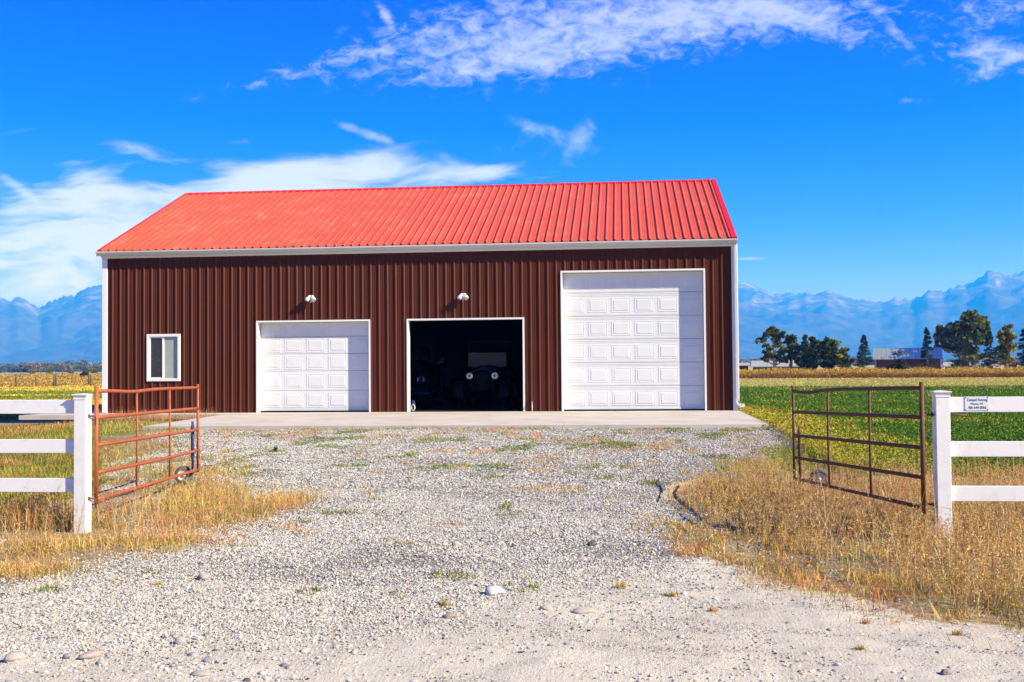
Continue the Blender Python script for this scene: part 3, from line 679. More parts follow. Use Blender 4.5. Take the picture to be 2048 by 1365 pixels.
def old_truck():
    e = empty('pickup_truck', (-4.82, 3.3, 0), 0, label='dark old pickup half hidden by the left jamb of the open doorway', cat='truck')
    s = MB()
    def sec(w, zt, zb, y, r=.28):
        pts = [(-w, y, zb)]
        for k in range(9): a = math.pi-math.pi*k/8; pts.append((max(-w, min(w, w*1.12*math.cos(a))), y, zt-r+r*math.sin(a)))
        pts.append((w, y, zb)); return pts
    S = [sec(.36, 1.10, .50, 0), sec(.42, 1.22, .48, .06), sec(.50, 1.30, .45, .7), sec(.74, 1.36, .42, 1.2), sec(.80, 1.38, .40, 1.3)]
    n = len(S[0]); V = [p for q_ in S for p in q_]; F = []
    for i in range(len(S)-1):
        for k in range(n-1): F.append((i*n+k, i*n+k+1, (i+1)*n+k+1, (i+1)*n+k))
    F.append(tuple(range(n))[::-1]); s.add(V, F, True)
    s.box((-.80, 1.31, .40), (.80, 2.6, 1.36), bev=.08); s.box((-.72, 1.45, 1.37), (.72, 2.55, 1.86), bev=.12); s.box((-.80, 2.62, .55), (.80, 4.6, 1.15), bev=.04)
    s.build('body', M['black'], e)
    s = MB()
    for k in range(-8, 9): s.box((k*.042-.006, -.035, .56), (k*.042+.006, -.012, .98+.06*(1-abs(k)/8)), bev=.002)
    s.build('grille', M['dullchrome'], e)
    for sg in (-1, 1):
        Mx = Matrix.Translation((sg*.68, -.02, .83)) @ Matrix.Rotation(R(-90), 4, 'X')
        s = MB(); s.lathe([(.0005, .22), (.07, .2), (.11, .1), (.12, 0), (.11, -.01)], Mx, 22); h = s.build('headlight', M['black'], e)
        s = MB(); s.lathe([(.082, -.006), (.10, -.022), (.112, -.012), (.112, .004)], Mx, 24); s.build('ring', M['chrome'], h)
        s = MB(); s.lathe([(.082, -.004), (.05, -.018), (.0005, -.022)], Mx, 20); s.build('lens', M['dglass'], h)
        s = MB(); pts = [(sg*.72, .18-.46*math.cos(a), .36+.46*math.sin(a)) for a in [R(x) for x in range(0, 170, 12)]]
        for p0, p1 in zip(pts[:-1], pts[1:]): s.face([(p0[0]-.17, p0[1], p0[2]), (p0[0]+.17, p0[1], p0[2]-.03), (p1[0]+.17, p1[1], p1[2]-.03), (p1[0]-.17, p1[1], p1[2])], True)
        s.build('fender', M['black'], e)
        for yy in (.2, 3.5):
            Mw = Matrix.Translation((sg*.72, yy, .36)) @ Matrix.Rotation(R(90), 4, 'Y')
            s = MB(); s.lathe([(.20, -.08), (.33, -.08), (.36, -.05), (.36, .05), (.33, .08), (.20, .08), (.20, -.08)], Mw, 26); s.build('wheel', M['cartyre'], e)
    s = MB(); s.box((.30, -.30, .405), (.98, -.25, .44), bev=.008); s.build('bumper', M['bluem'], e)
    for sg in (1,):
        s = MB(); s.box((sg*1.04, 1.30, 1.32), (sg*1.04+.13, 1.34, 1.50), bev=.012); s.tube([(.80, 1.36, 1.30), (1.08, 1.33, 1.36)], .01, 6); mr = s.build('mirror', M['chrome'], e)
    s = MB(); V = [(-.64, 1.44, 1.42), (.64, 1.44, 1.42), (.60, 1.47, 1.76), (-.60, 1.47, 1.76)]; s.face(V); s.build('windshield', M['dglass'], e)
old_truck()

# ------------------------------------------------------------------ fences and gates
def fence(name, x0, y, dirn, ztop, label, rail_tops, zb):
    e = empty(name, (x0+.0635*dirn, y+.0635, zb), label=label, cat='fence')
    W = .127
    def post(cx):
        s = MB(); s.box((cx-W/2, -W/2, 0), (cx+W/2, W/2, ztop-zb-.055), bev=.004); p = s.build('fence_post', M['vinyl'], e)
        s = MB(); h = ztop-zb; a = W/2
        s.box((cx-a-.004, -a-.004, h-.058), (cx+a+.004, a+.004, h-.040), bev=.002)
        lv = [(a+.003, h-.0399), (a+.006, h-.030), (a+.014, h-.016), (a+.016, h-.010), (a+.016, h-.003), (.0, h+.006)]
        for (ra, za), (rb, zb_) in zip(lv[:-1], lv[1:]):
            A = [(cx-ra, -ra, za), (cx+ra, -ra, za), (cx+ra, ra, za), (cx-ra, ra, za)]; Bq = [(cx-rb, -rb, zb_), (cx+rb, -rb, zb_), (cx+rb, rb, zb_), (cx-rb, rb, zb_)]
            for k in range(4): s.face([A[k], A[(k+1) % 4], Bq[(k+1) % 4], Bq[k]] if rb > 0 else [A[k], A[(k+1) % 4], Bq[k]])
        s.build('post_cap', M['vinyl'], p)
    L = 2.44
    for k in range(3): post(dirn*k*L)
    for zt in rail_tops:
        for k in range(2):
            s = MB(); xa, xb = sorted((dirn*(k*L+W/2-.0), dirn*((k+1)*L-W/2)))
            s.box((xa, -.019, zt-zb-.140), (xb, .019, zt-zb), bev=.003); s.build('rail', M['vinyl'], e)
    return e
fL = fence('vinyl_fence', -3.553, -18.0, -1, .905, 'white three-rail vinyl fence without a sign, left of the drive', (.845, .443, .044), -.56)
fR = fence('vinyl_fence', 4.735, -18.18, 1, .885, 'white three-rail vinyl fence carrying a small sign plate, right of the drive', (.828, .419, .010), -.56)
# sign plate on the right fence
se = empty('fence_sign', (5.11, -18.18+.0635-.0215, .768), label='small pale metal sign plate with black lettering on the right fence', cat='sign')
s = MB(); s.box((-.105, -.002, -.064), (.105, 0, .064), bev=.0005); s.build('plate', M['sign'], se)
for sx_ in (-1, 1):
    for sz_ in (-1, 1):
        s = MB(); s.lathe([(.0055, 0), (.0045, .003), (.0003, .004)], Matrix.Translation((sx_*.097, -.0022, sz_*.056)) @ Matrix.Rotation(R(90), 4, 'X'), 8); s.build('screw', M['signtxt'], se)
dg_ = bpy.context.evaluated_depsgraph_get()
def text(body, size, x, z, off, parent, sxx=.86):
    cu = bpy.data.curves.new('t', 'FONT'); cu.body = body; cu.size = size; cu.align_x = 'CENTER'; cu.align_y = 'CENTER'; cu.offset = off; cu.extrude = .0004; cu.resolution_u = 3
    t = bpy.data.objects.new('t', cu); C.objects.link(t); bpy.context.view_layer.update()
    me = bpy.data.meshes.new_from_object(t.evaluated_get(bpy.context.evaluated_depsgraph_get())); bpy.data.objects.remove(t); bpy.data.curves.remove(cu)
    me.transform(Matrix.Translation((x, -.0028, z)) @ Matrix.Rotation(R(90), 4, 'X') @ Matrix.Diagonal((sxx, 1, 1, 1))); me.name = 'lettering'
    me.materials.clear(); return link('lettering', me, M['signtxt'], parent)
text('Zempel Fencing', .036, .004, .033, .0002, se, .80)
text('Moiese, MT', .027, .002, -.003, .0, se, .88)
text('406-644-0066', .036, .004, -.038, .0002, se, .80)

def gate(label, H, Fp, zh, zf, dips, wheel_side, blu, bolt_dx):
    """tubular gate: hinge (x,y), free (x,y), bar heights at hinge and free end"""
    e = empty('tube_gate', (H[0], H[1], -.5), label=label, cat='gate', group='five-bar pipe gates standing open')
    hx, hy = H; dx_, dy_ = Fp[0]-hx, Fp[1]-hy; O = Vector((hx, hy, -.5))
    def P(t, z): return (dx_*t, dy_*t, z+.5)
    s = MB(); s.tube([P(0, zh[-1]-.05), P(0, zh[0]+.055)], .0205, 12); s.build('hinge_post', PIPE, e)
    s = MB(); s.tube([P(1, zf[-1]-.03), P(1, zf[0]+.045)], .017, 12); s.build('end_post', PIPE, e)
    for i, (a, c) in enumerate(zip(zh, zf)):
        s = MB(); pts = []
        for k in range(13):
            t = k/12; d = dips[i]*math.exp(-((t-(.86 if wheel_side > 0 else .30))/.14)**2) if i == 0 else dips[i]*math.sin(math.pi*t)
            pts.append(P(t, a+(c-a)*t+d))
        s.tube(pts, .0195, 12); s.build('bar', PIPE, e)
    for t in (.33, .66):
        s = MB(); s.tube([P(t, zh[-1]+(zf[-1]-zh[-1])*t), P(t+.004, zh[2]+(zf[2]-zh[2])*t), P(t, zh[0]+(zf[0]-zh[0])*t)], .0125, 8); s.build('upright', PIPE, e)
    # hinge bolts into the fence post
    for z in (zh[1]+.02, zh[-1]+.02):
        s = MB(); s.tube([(bolt_dx, BY, z+.5), (bolt_dx*.45, BY*.9, z+.5), (0, BY*.2, z+.49), (0, -.012, z+.40)], .010, 8)
        s.lathe([(.0003, 0), (.020, .0), (.020, .014), (.0003, .016)], Matrix.Translation((bolt_dx*.72, BY, z+.5)) @ Matrix.Rotation(R(90), 4, 'Y'), 6, False)
        s.build('hinge_bolt', M['oldrust'], e)
    # sprung gate wheel at the free end
    side = wheel_side; t0 = .985
    s = MB(); bx = P(t0, 0); o = side*.05
    s.tube([(bx[0]+o, bx[1]-.02, zf[2]+.5+.12), (bx[0]+o, bx[1]-.02, zf[-1]+.5+.02)], .017, 10)
    for k in range(26): 
        z = zf[2]+.5+.05-k*.017; s.lathe([(.024, 0), (.027, .004), (.024, .008)], Matrix.Translation((bx[0]+o, bx[1]-.02, z)) @ Matrix.Rotation(.25, 4, 'X'), 10)
    s.box((min(bx[0], bx[0]+o)-.01, bx[1]-.035, zf[2]+.5-.02), (max(bx[0], bx[0]+o)+.01, bx[1]-.005, zf[2]+.5+.02)); s.build('spring_strut', M['bluem'] if blu else M['oldrust'], e)
    wx, wy, wz = (bx[0]+blu_w[0], bx[1]+blu_w[1], blu_w[2]) if False else (bx[0]+WOFF[0], bx[1]+WOFF[1], WOFF[2])
    s = MB(); s.tube([(bx[0]+o, bx[1]-.02, zf[-1]+.5+.03), (bx[0]+o, bx[1]-.02, zf[-1]+.46), ((bx[0]+o+wx)/2, (bx[1]+wy)/2, wz+.01), (wx, wy, wz)], .012, 8); s.build('axle', M['oldrust'], e)
    Mx = Matrix.Translation((wx, wy, wz)) @ Matrix.Rotation(WROT, 4, 'Z') @ Matrix.Rotation(R(90), 4, 'X')
    s = MB(); s.lathe([(.078, -.03), (.105, -.034), (.122, -.022), (.127, 0), (.122, .022), (.105, .034), (.078, .03)], Mx, 28); wl = s.build('wheel', M['tyre'], e)
    s = MB(); s.lathe([(.079, .031), (.070, .018), (.04, .010), (.022, .016), (.020, .034), (.0003, .036)], Mx, 24); s.lathe([(.079, -.031), (.070, -.018), (.04, -.010), (.0003, -.012)], Mx, 24); s.build('rim', M['rim'], wl)
    return e
BY = -.07; PIPE = M['rust']; WOFF = (-.19, .02, .21); WROT = R(12)
gate('rust-orange five-bar pipe gate beside the left fence post, lit by the sun', (-3.505, -17.87), (-3.93, -14.19), (.93,.66,.376,.096,-.18), (.905,.62,.325,.045,-.22), (-.02,.0,.0,-.01,0), -1, True, -.07)
BY = .10; PIPE = M['shadedrust']; WOFF = (.30, .02, .20); WROT = R(-14)
gate('rusty pipe gate with painted-in shade at the right fence post, standing in tall dry weeds', (4.60, -18.22), (4.03, -14.45), (.916,.648,.369,.096,-.179), (.825,.545,.25,-.03,-.295), (-.035,0,0,0,0), 1, False, .15)
# rod end that comes out of the right fence post
s = MB(); s.tube([(0, 0, 0), (.20, 0, -.004)], .011, 8); o = s.build('hinge_rod', M['oldrust'], fR); o.location = (.03, -.0, .665+.56)

# ------------------------------------------------------------------ stones
def frustum(x, y, z, mpx=130):
    d = np.stack([x-CP[0], y-CP[1], z-CP[2]], -1); D = d @ cF; u = 1024+FPX*(d @ cR)/np.maximum(D, .1); v = 682.5-FPX*(d @ cU)/np.maximum(D, .1)
    return (D > .5) & (u > -mpx) & (u < 2048+mpx) & (v < 1365+mpx)
t_ = (1+5**.5)/2
ICV = np.array([(-1,t_,0),(1,t_,0),(-1,-t_,0),(1,-t_,0),(0,-1,t_),(0,1,t_),(0,-1,-t_),(0,1,-t_),(t_,0,-1),(t_,0,1),(-t_,0,-1),(-t_,0,1)], float); ICV /= np.linalg.norm(ICV[0])
ICF = np.array([(0,11,5),(0,5,1),(0,1,7),(0,7,10),(0,10,11),(1,5,9),(5,11,4),(11,10,2),(10,7,6),(7,1,8),(3,9,4),(3,4,2),(3,2,6),(3,6,8),(3,8,9),(4,9,5),(2,4,11),(6,2,10),(8,6,7),(9,8,1)])
OCV = np.array([(1,0,0),(-1,0,0),(0,1,0),(0,-1,0),(0,0,1),(0,0,-1)], float); OCF = np.array([(0,2,4),(2,1,4),(1,3,4),(3,0,4),(2,0,5),(1,2,5),(3,1,5),(0,3,5)])
def subdiv(V, F):
    V = [tuple(v) for v in V]; c = {}; out = []
    def mid(a, d):
        k = (min(a, d), max(a, d))
        if k not in c: p = np.array(V[a])+np.array(V[d]); p /= np.linalg.norm(p); V.append(tuple(p)); c[k] = len(V)-1
        return c[k]
    for a, d, e in F: x, y, z = mid(a, d), mid(d, e), mid(e, a); out += [(a, x, z), (d, y, x), (e, z, y), (x, y, z)]
    return np.array(V), np.array(out)
def rotm(n):
    q_ = rng.normal(size=(n, 4)); q_ /= np.linalg.norm(q_, axis=1, keepdims=True); a, b_, c, d = q_.T
    return np.stack([1-2*(c*c+d*d), 2*(b_*c-a*d), 2*(b_*d+a*c), 2*(b_*c+a*d), 1-2*(b_*b_+d*d), 2*(c*d-a*b_), 2*(b_*d-a*c), 2*(c*d+a*b_), 1-2*(b_*b_+c*c)], 1).reshape(n, 3, 3)
PAL = np.array([(.38,.37,.36),(.46,.45,.43),(.27,.265,.26),(.38,.32,.29),(.43,.37,.32),(.20,.205,.22),(.60,.585,.56),(.38,.35,.29),(.07,.07,.072)])
PW = np.array([.21,.19,.13,.10,.08,.08,.10,.06,.05])
def stones(x, y, s, BV, BF, sink=.3, flat=.62, jit=.22):
    n = len(x); z = terr(x, y)
    V = BV[None]*(1+rng.uniform(-jit, jit, (n, len(BV), 1))); V = V*np.stack([rng.uniform(.8, 1.25, n), rng.uniform(.65, 1., n), rng.uniform(.5, .85, n)], 1)[:, None]
    V = np.einsum('nij,nkj->nki', rotm(n), V); V[..., 2] *= flat
    V = V*s[:, None, None]; V[..., 0] += x[:, None]; V[..., 1] += y[:, None]; V[..., 2] += (z+s*(flat*.55-sink))[:, None]
    F = (BF[None]+(np.arange(n)*len(BV))[:, None, None]).reshape(-1, 3)
    c = PAL[rng.choice(len(PAL), n, p=PW)]*rng.uniform(.85, 1.12, (n, 1)); c = np.repeat(c, len(BV), 0)
    return V.reshape(-1, 3), F, c
def samp(n, x0, x1, y0, y1): return rng.uniform(x0, x1, n), rng.uniform(y0, y1, n)
def join(lst):
    o = 0; Vs, Fs, Cs = [], [], []
    for V, F, c in lst: Vs.append(V); Fs.append(F+o); Cs.append(c); o += len(V)
    return np.concatenate(Vs), np.concatenate(Fs), np.concatenate(Cs)
parts = []
for (n, ya, yb, smin, smax, BV, BF) in ((140000, -24.2, -19.3, .0042, .0130, ICV, ICF), (125000, -19.3, -14.5, .0065, .0150, ICV, ICF), (100000, -14.5, SL_Y0, .011, .023, OCV, OCF)):
    x, y = samp(int(n*2.2), -8, 6, ya, yb)
    k = inpoly(x+rng.normal(0, .28, len(x)), y+rng.normal(0, .28, len(x)), GRAV, 1.1) & frustum(x, y, x*0-.4); dens_ = fbm(x*.8, y*.8, 3)
    k &= rng.random(len(x)) < sstep(.25, .5, dens_)*.75+.25
    x, y = x[k][:n], y[k][:n]; s_ = smin+(smax-smin)*rng.random(len(x))**1.8
    parts.append(stones(x, y, s_, BV, BF, sink=.12, flat=.75))
# looser stones: dirt road, left verge
x, y = samp(90000, -7, 6, -24.4, -15.5); k = frustum(x, y, x*0-.5) & ~inpoly(x, y, GRAV) & (rng.random(len(x)) < np.where(x < -1, .85, .7)*sstep(.35, .6, fbm(x*1.5, y*1.5, 3)))
x, y = x[k], y[k]; parts.append(stones(x, y, .004+.012*rng.random(len(x))**2.4, ICV, ICF, sink=.15))
x, y = samp(26000, -6.5, -3.2, -14.8, -8.5); k = frustum(x, y, x*0-.5) & (rng.random(len(x)) < sstep(.40, .55, fbm(x*1.1+60, y*1.1, 3))); x, y = x[k], y[k]; parts.append(stones(x, y, .010+.014*rng.random(len(x)), OCV, OCF, sink=.1))
x, y = samp(170000, -3, 6, -24.3, -18.8); k = frustum(x, y, x*0-.5) & inpoly(x, y, ROADL); x, y = x[k], y[k]; q1 = x*.41+y*.91; q2 = x*.91-y*.41; k = rng.random(len(x)) < sstep(.50, .72, fbm(q1*7, q2*1.2, 4, .6))*1.*sstep(.25, .5, fbm(x*1.1+9, y*1.1, 3))+.05; x, y = x[k], y[k]
parts.append(stones(x, y, .0025+.0055*rng.random(len(x))**1.6, OCV, OCF, sink=.1, flat=.8))
# cobbles, more of them at the lower left
V2, F2 = subdiv(ICV, ICF)
x, y = samp(11000, -6, 5, -24.3, -15); k = frustum(x, y, x*0-.5) & (inpoly(x, y, GRAV, 1.) | inpoly(x, y, ROADL, 1.)) & (rng.random(len(x)) < np.where((x < .3) & (y < -20.5), .55, .10))
x, y = x[k], y[k]; parts.append(stones(x, y, .012+.020*rng.random(len(x))**3.5, V2, F2, jit=.05))
V, F, c = join(parts)
link('gravel', npmesh('gravel', V, [F], c, False), M['stone'], kind='stuff', label='loose pale grey and pinkish gravel spread over the driveway and road edge', cat='gravel')
# single larger rocks that can be told apart
V3, F3 = subdiv(V2, F2)
def rock(x, y, s, col, label, asp=(1.2,.9,.62), sh=1.):
    v = V3.copy(); n_ = np.array([fbm(v[:, 0]*sh+s*99, v[:, 1]*sh+v[:, 2]*1.7+x*7, 3)]).T
    col = tuple(c_*(.8 if 'bluish' in label else .66) for c_ in col); s = s*(1. if s > .055 else .85)
    v = v*(.66+.68*n_)*np.array(asp)*s; a = rng.uniform(0, 6.28); v = np.stack([v[:, 0]*math.cos(a*.15)-v[:, 1]*math.sin(a*.15), v[:, 0]*math.sin(a*.15)+v[:, 1]*math.cos(a*.15), v[:, 2]], 1)
    z = float(terr(x, y)); mt_ = mat('rock_surface', col, .8, spec=.25, var=(40., .6, tuple(c_*.8 for c_ in col)), dirt=((.46,.40,.34), .5, 30.), bump=(90., .6, .003))
    o = link('rock', npmesh('rock', v, [F3], None, True), mt_, label=label, cat='rock', group='larger rocks lying on the gravel'); o.location = (x, y, z+s*asp[2]*.55)
rock(.93, -20.61, .060, (.60,.61,.66), 'smooth bluish-white rock lying in the middle of the gravel', (1.2,.9,.65))
rock(-1.60, -22.54, .055, (.52,.46,.46), 'rounded pinkish-grey cobble near the bottom left corner of the picture', (1.3,.9,.62))
rock(-1.20, -22.44, .054, (.52,.43,.42), 'oval pink cobble lying just right of a small slate-grey one', (1.45,.9,.55))
rock(-1.32, -22.47, .034, (.36,.37,.41), 'small slate-grey cobble touching the oval pink one', (1.2,.9,.7))
rock(-.80, -22.12, .040, (.50,.46,.46), 'pale rounded cobble in a small cluster left of the middle foreground', (1.1,.9,.8))
rock(.35, -18.66, .048, (.58,.54,.48), 'angular pale rock alone on the gravel in the middle distance', (1.1,.9,.75), 2.2)
rock(1.58, -18.46, .050, (.12,.115,.12), 'black angular rock on the right part of the gravel', (1.2,.8,.7), 2.2)
rock(-1.41, -20.24, .050, (.45,.39,.39), 'pale rock with a mauve side on the gravel below the left weeds', (1.15,.9,.75), 2.)
rock(-2.61, -18.38, .085, (.50,.33,.28), 'flat pinkish-brown slab of rock in the dry grass near the left post', (1.1,.8,.45), 1.5)
rock(1.59, -21.16, .055, (.50,.46,.44), 'long flat pale rock at the edge of the dirt track', (1.6,.8,.5))
rock(1.34, -21.1, .040, (.55,.50,.48), 'low pale rock just left of the long flat one', (1.2,.8,.55))
rock(.72, -21.35, .040, (.40,.32,.29), 'reddish-brown rock beside a small dry tuft at the gravel edge', (1.4,.8,.6), 2.)
rock(3.57, -22.42, .030, (.30,.28,.28), 'lone dark pebble on the bare dirt at the bottom right', (1.2,.9,.7), 2.)
rock(-.42, -22.75, .042, (.48,.46,.42), 'half-buried greenish-grey cobble at the bottom of the picture', (1.5,1.,.45))

# ------------------------------------------------------------------ plants made of strips
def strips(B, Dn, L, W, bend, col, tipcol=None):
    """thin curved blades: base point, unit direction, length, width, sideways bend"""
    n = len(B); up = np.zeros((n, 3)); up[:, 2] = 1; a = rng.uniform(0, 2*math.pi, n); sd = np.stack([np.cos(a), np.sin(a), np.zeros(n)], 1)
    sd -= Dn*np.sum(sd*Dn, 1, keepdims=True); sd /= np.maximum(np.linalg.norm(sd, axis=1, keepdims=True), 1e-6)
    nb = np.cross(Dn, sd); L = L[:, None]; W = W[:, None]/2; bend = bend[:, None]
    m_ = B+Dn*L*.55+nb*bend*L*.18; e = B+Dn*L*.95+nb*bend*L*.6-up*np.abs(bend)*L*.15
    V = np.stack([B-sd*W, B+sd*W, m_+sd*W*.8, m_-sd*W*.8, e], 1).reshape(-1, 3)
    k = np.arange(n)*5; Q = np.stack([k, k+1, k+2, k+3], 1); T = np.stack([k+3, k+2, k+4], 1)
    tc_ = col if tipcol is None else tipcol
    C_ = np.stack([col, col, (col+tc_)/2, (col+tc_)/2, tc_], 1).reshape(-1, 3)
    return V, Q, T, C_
def tris(B, s, col):
    n = len(B); r_ = rotm(n); V = np.einsum('nij,kj->nki', r_, np.array([(-.6,-.5,0),(.6,-.35,0),(0,.7,0)]))*s[:, None, None]+B[:, None]
    return V.reshape(-1, 3), np.arange(n*3).reshape(n, 3), np.repeat(col, 3, 0)
class PB:
    def __init__(s): s.V = []; s.Q = []; s.T = []; s.C = []; s.n = 0
    def strips(s, *a, **k):
        V, Q, T, c = strips(*a, **k); s.V.append(V); s.Q.append(Q+s.n); s.T.append(T+s.n); s.C.append(c); s.n += len(V)
    def tris(s, *a):
        V, T, c = tris(*a); s.V.append(V); s.T.append(T+s.n); s.C.append(c); s.n += len(V)
    def mesh(s, name): return npmesh(name, np.concatenate(s.V), [np.concatenate(s.Q) if s.Q else [], np.concatenate(s.T)], np.concatenate(s.C))
def dirs(n, spread): 
    a = rng.uniform(0, 2*math.pi, n); t = np.abs(rng.normal(0, spread, n)); return np.stack([np.sin(t)*np.cos(a), np.sin(t)*np.sin(a), np.cos(t)], 1)
def pick(cols, n, p=None, j=.18):
    cols = np.array(cols); return cols[rng.choice(len(cols), n, p=p)]*rng.uniform(1-j, 1+j, (n, 1))
GOLD = [(.64,.43,.09),(.54,.32,.07),(.72,.56,.22),(.44,.24,.06),(.76,.64,.34),(.70,.52,.20)]
TAN = [(.60,.29,.09),(.64,.38,.15),(.50,.22,.07),(.66,.47,.24),(.28,.13,.05)]
GRN = [(.08,.20,.015),(.12,.25,.02),(.05,.13,.012),(.20,.28,.03)]
YGR = [(.36,.36,.04),(.24,.30,.03),(.45,.38,.06)]
def pts(x, y, up=0.): return np.stack([x, y, terr(x, y)+up], 1)
def blades(pb, x, y, h, w_, cols, spread=.5, bend=.7, p=None):
    n = len(x); hh_ = h[0]+(h[1]-h[0])*rng.random(n)**1.5; c = pick(cols, n, p); pn_ = fbm(x*1.9+13, y*1.9+5, 4, .6)[:, None]; c = c*(.55+.9*pn_)*np.where(vn(x*2.6+70, y*2.6)[:, None] > .62, np.array([[.86, .98, .8]]), 1.)*np.where(vn(x*2.1+170, y*2.1+30)[:, None] > .66, np.array([[1.05, .86, .95]]), 1.); hh_ = hh_*(.5+pn_[:, 0])
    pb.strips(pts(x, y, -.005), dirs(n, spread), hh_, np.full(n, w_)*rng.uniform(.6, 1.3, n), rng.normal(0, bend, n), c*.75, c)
def weeds(pb, x, y, h, cols, seeds=21, twigs=7, w_=.0035):
    n = len(x); H = h[0]+(h[1]-h[0])*rng.random(n); B = pts(x, y, -.01); Dn = dirs(n, .22); c = pick(cols, n)*(.6+.8*fbm(x*1.4+33, y*1.4, 4, .6))[:, None]; bd = rng.normal(0, .35, n)
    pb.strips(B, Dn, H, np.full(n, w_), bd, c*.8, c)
    for k in range(twigs):
        t = rng.uniform(.25, .95, n)[:, None]; P_ = B+Dn*H[:, None]*t; d2 = Dn*.7+dirs(n, 1.1); d2 /= np.linalg.norm(d2, axis=1, keepdims=True); l2 = H*rng.uniform(.12, .34, n)*(1.15-t[:, 0])
        pb.strips(P_, d2, l2, np.full(n, w_*.7), rng.normal(0, .5, n), c, c*1.1)
        for j in range(max(1, seeds//twigs)): pb.tris(P_+d2*(l2*rng.uniform(.4, 1., n))[:, None]+rng.normal(0, .006, (n, 3)), rng.uniform(.005, .011, n), pick(cols+[(.56,.34,.20),(.60,.42,.30)], n))
# tall dry weeds right of the drive
pb = PB()
x, y = samp(42000, 2.3, 8.5, -23.5, -12.4); k = inpoly(x+rng.normal(0, .12, len(x)), y+rng.normal(0, .12, len(x)), WEEDR, .5) & frustum(x, y, x*0-.4, 260); x, y = x[k], y[k]
cl = fbm(x*1.6, y*1.6, 4, .6); k = rng.random(len(x)) < .35+.65*sstep(.35, .6, cl); x, y = x[k], y[k]
near = sstep(-13, -22, y)
hh = .22+.26*sstep(.3, .7, fbm(x*.9+3, y*.9, 3)); ed = np.clip(sstep(2.6, 4.2, x), .45, 1.)
idx = rng.permutation(len(x)); a = idx[:int(len(x)*.42)]
for lo, hi, cc in ((0, .25, TAN), (.25, .6, TAN+GOLD), (.6, 1.01, GOLD+TAN)):
    u0 = vn(x[a]*1.1+40, y[a]*1.1); s_ = a[(u0 >= lo) & (u0 < hi)]
    if len(s_):
        for q0, q1, f1 in ((2.0, 3.4, .62), (3.4, 9., 1.)):
            z_ = s_[(x[s_] >= q0) & (x[s_] < q1)]
            if len(z_): weeds(pb, x[z_], y[z_], (.16*f1, .46*f1), cc)
r_ = idx[int(len(x)*.42):]; blades(pb, x[r_], y[r_], (.07, .34), .005, GOLD+TAN+[(.22,.22,.05)], .45, .7)
# a few long pale stalks
x, y = samp(260, 3.2, 7, -20.5, -13.2); k = inpoly(x, y, WEEDR); x, y = x[k], y[k]; n = len(x)
pb.strips(pts(x, y), dirs(n, .5), rng.uniform(.4, .8, n), np.full(n, .0045), rng.normal(0, .4, n), pick([(.62,.52,.36),(.55,.45,.3)], n))
x, y = samp(9000, 3.0, 8, -23.3, -13.); k = inpoly(x, y, WEEDR, .4) & frustum(x, y, x*0-.4, 200); x, y = x[k], y[k]; blades(pb, x, y, (.05, .16), .006, GRN+YGR, .7, .9)
link('dry_weeds', pb.mesh('dry_weeds'), M['grass'], kind='stuff', label='tall golden and tan dry weeds between the dirt track and the right gate', cat='weeds')
# dry grass fringe, left verge
pb = PB()
x, y = samp(110000, -9, -1.2, -22.5, -9.3); k = inpoly(x+rng.normal(0, .35, len(x)), y+rng.normal(0, .30, len(x)), GATEL, .9) & frustum(x, y, x*0-.4, 200); x, y = x[k], y[k]
d_ = fbm(x*1.5+7, y*1.5+2, 4, .65); k = rng.random(len(x)) < sstep(.50, .64, d_)*.62+.02; x, y = x[k], y[k]
idx = rng.permutation(len(x)); a = idx[:len(x)*3//4]; blades(pb, x[a], y[a], (.03, .13), .0055, [(.72,.56,.24),(.66,.52,.24),(.60,.44,.20),(.40,.30,.14),(.58,.36,.09),(.30,.20,.10)], 1.15, 1.2); r_ = idx[len(x)*3//4:]
tall = (vn(x[r_]*1.3, y[r_]*1.3) > .38); weeds(pb, x[r_[tall]], y[r_[tall]], (.10, .34), TAN, 7, 5); blades(pb, x[r_[~tall]], y[r_[~tall]], (.04, .12), .006, YGR+GOLD, .8, .9)
for (cx, cy, rx, ry, n, h) in ((-2.6,-17.0,.55,1.1,1500,(.06,.20)), (-3.2,-16.0,.5,1.2,1700,(.10,.30)), (-4.3,-17.7,.9,.25,1600,(.12,.40)), (-2.2,-15.9,.4,.7,1000,(.06,.20)), (-3.5,-19.0,.45,.5,1600,(.04,.14)), (-3.0,-20.1,.5,.35,1500,(.04,.12)), (-2.6,-18.6,.6,.4,1500,(.04,.14))):
    x = cx+rng.normal(0, rx*.55, n); y = cy+rng.normal(0, ry*.55, n); blades(pb, x, y, h, .0055, GOLD+[(.66,.52,.22)], .55, .8); m_ = n//5; weeds(pb, x[:m_], y[:m_], (h[0], h[1]*1.15), TAN+GOLD, 6, 5)
x, y = samp(150, -5.2, -3.35, -18.6, -17.2); weeds(pb, x, y, (.25, .62), TAN+[(.5,.4,.25)], 14, 9, .0035)
x, y = samp(60, -5.4, -2.4, -19.8, -16.); n = len(x); pb.strips(pts(x, y), dirs(n, .5), rng.uniform(.3, .6, n), np.full(n, .004), rng.normal(0, .4, n), pick([(.62,.52,.36),(.55,.42,.25)], n))
link('dry_grass', pb.mesh('dry_grass'), M['grass'], kind='stuff', label='golden dry grass and weeds round the left gate and fence', cat='grass')
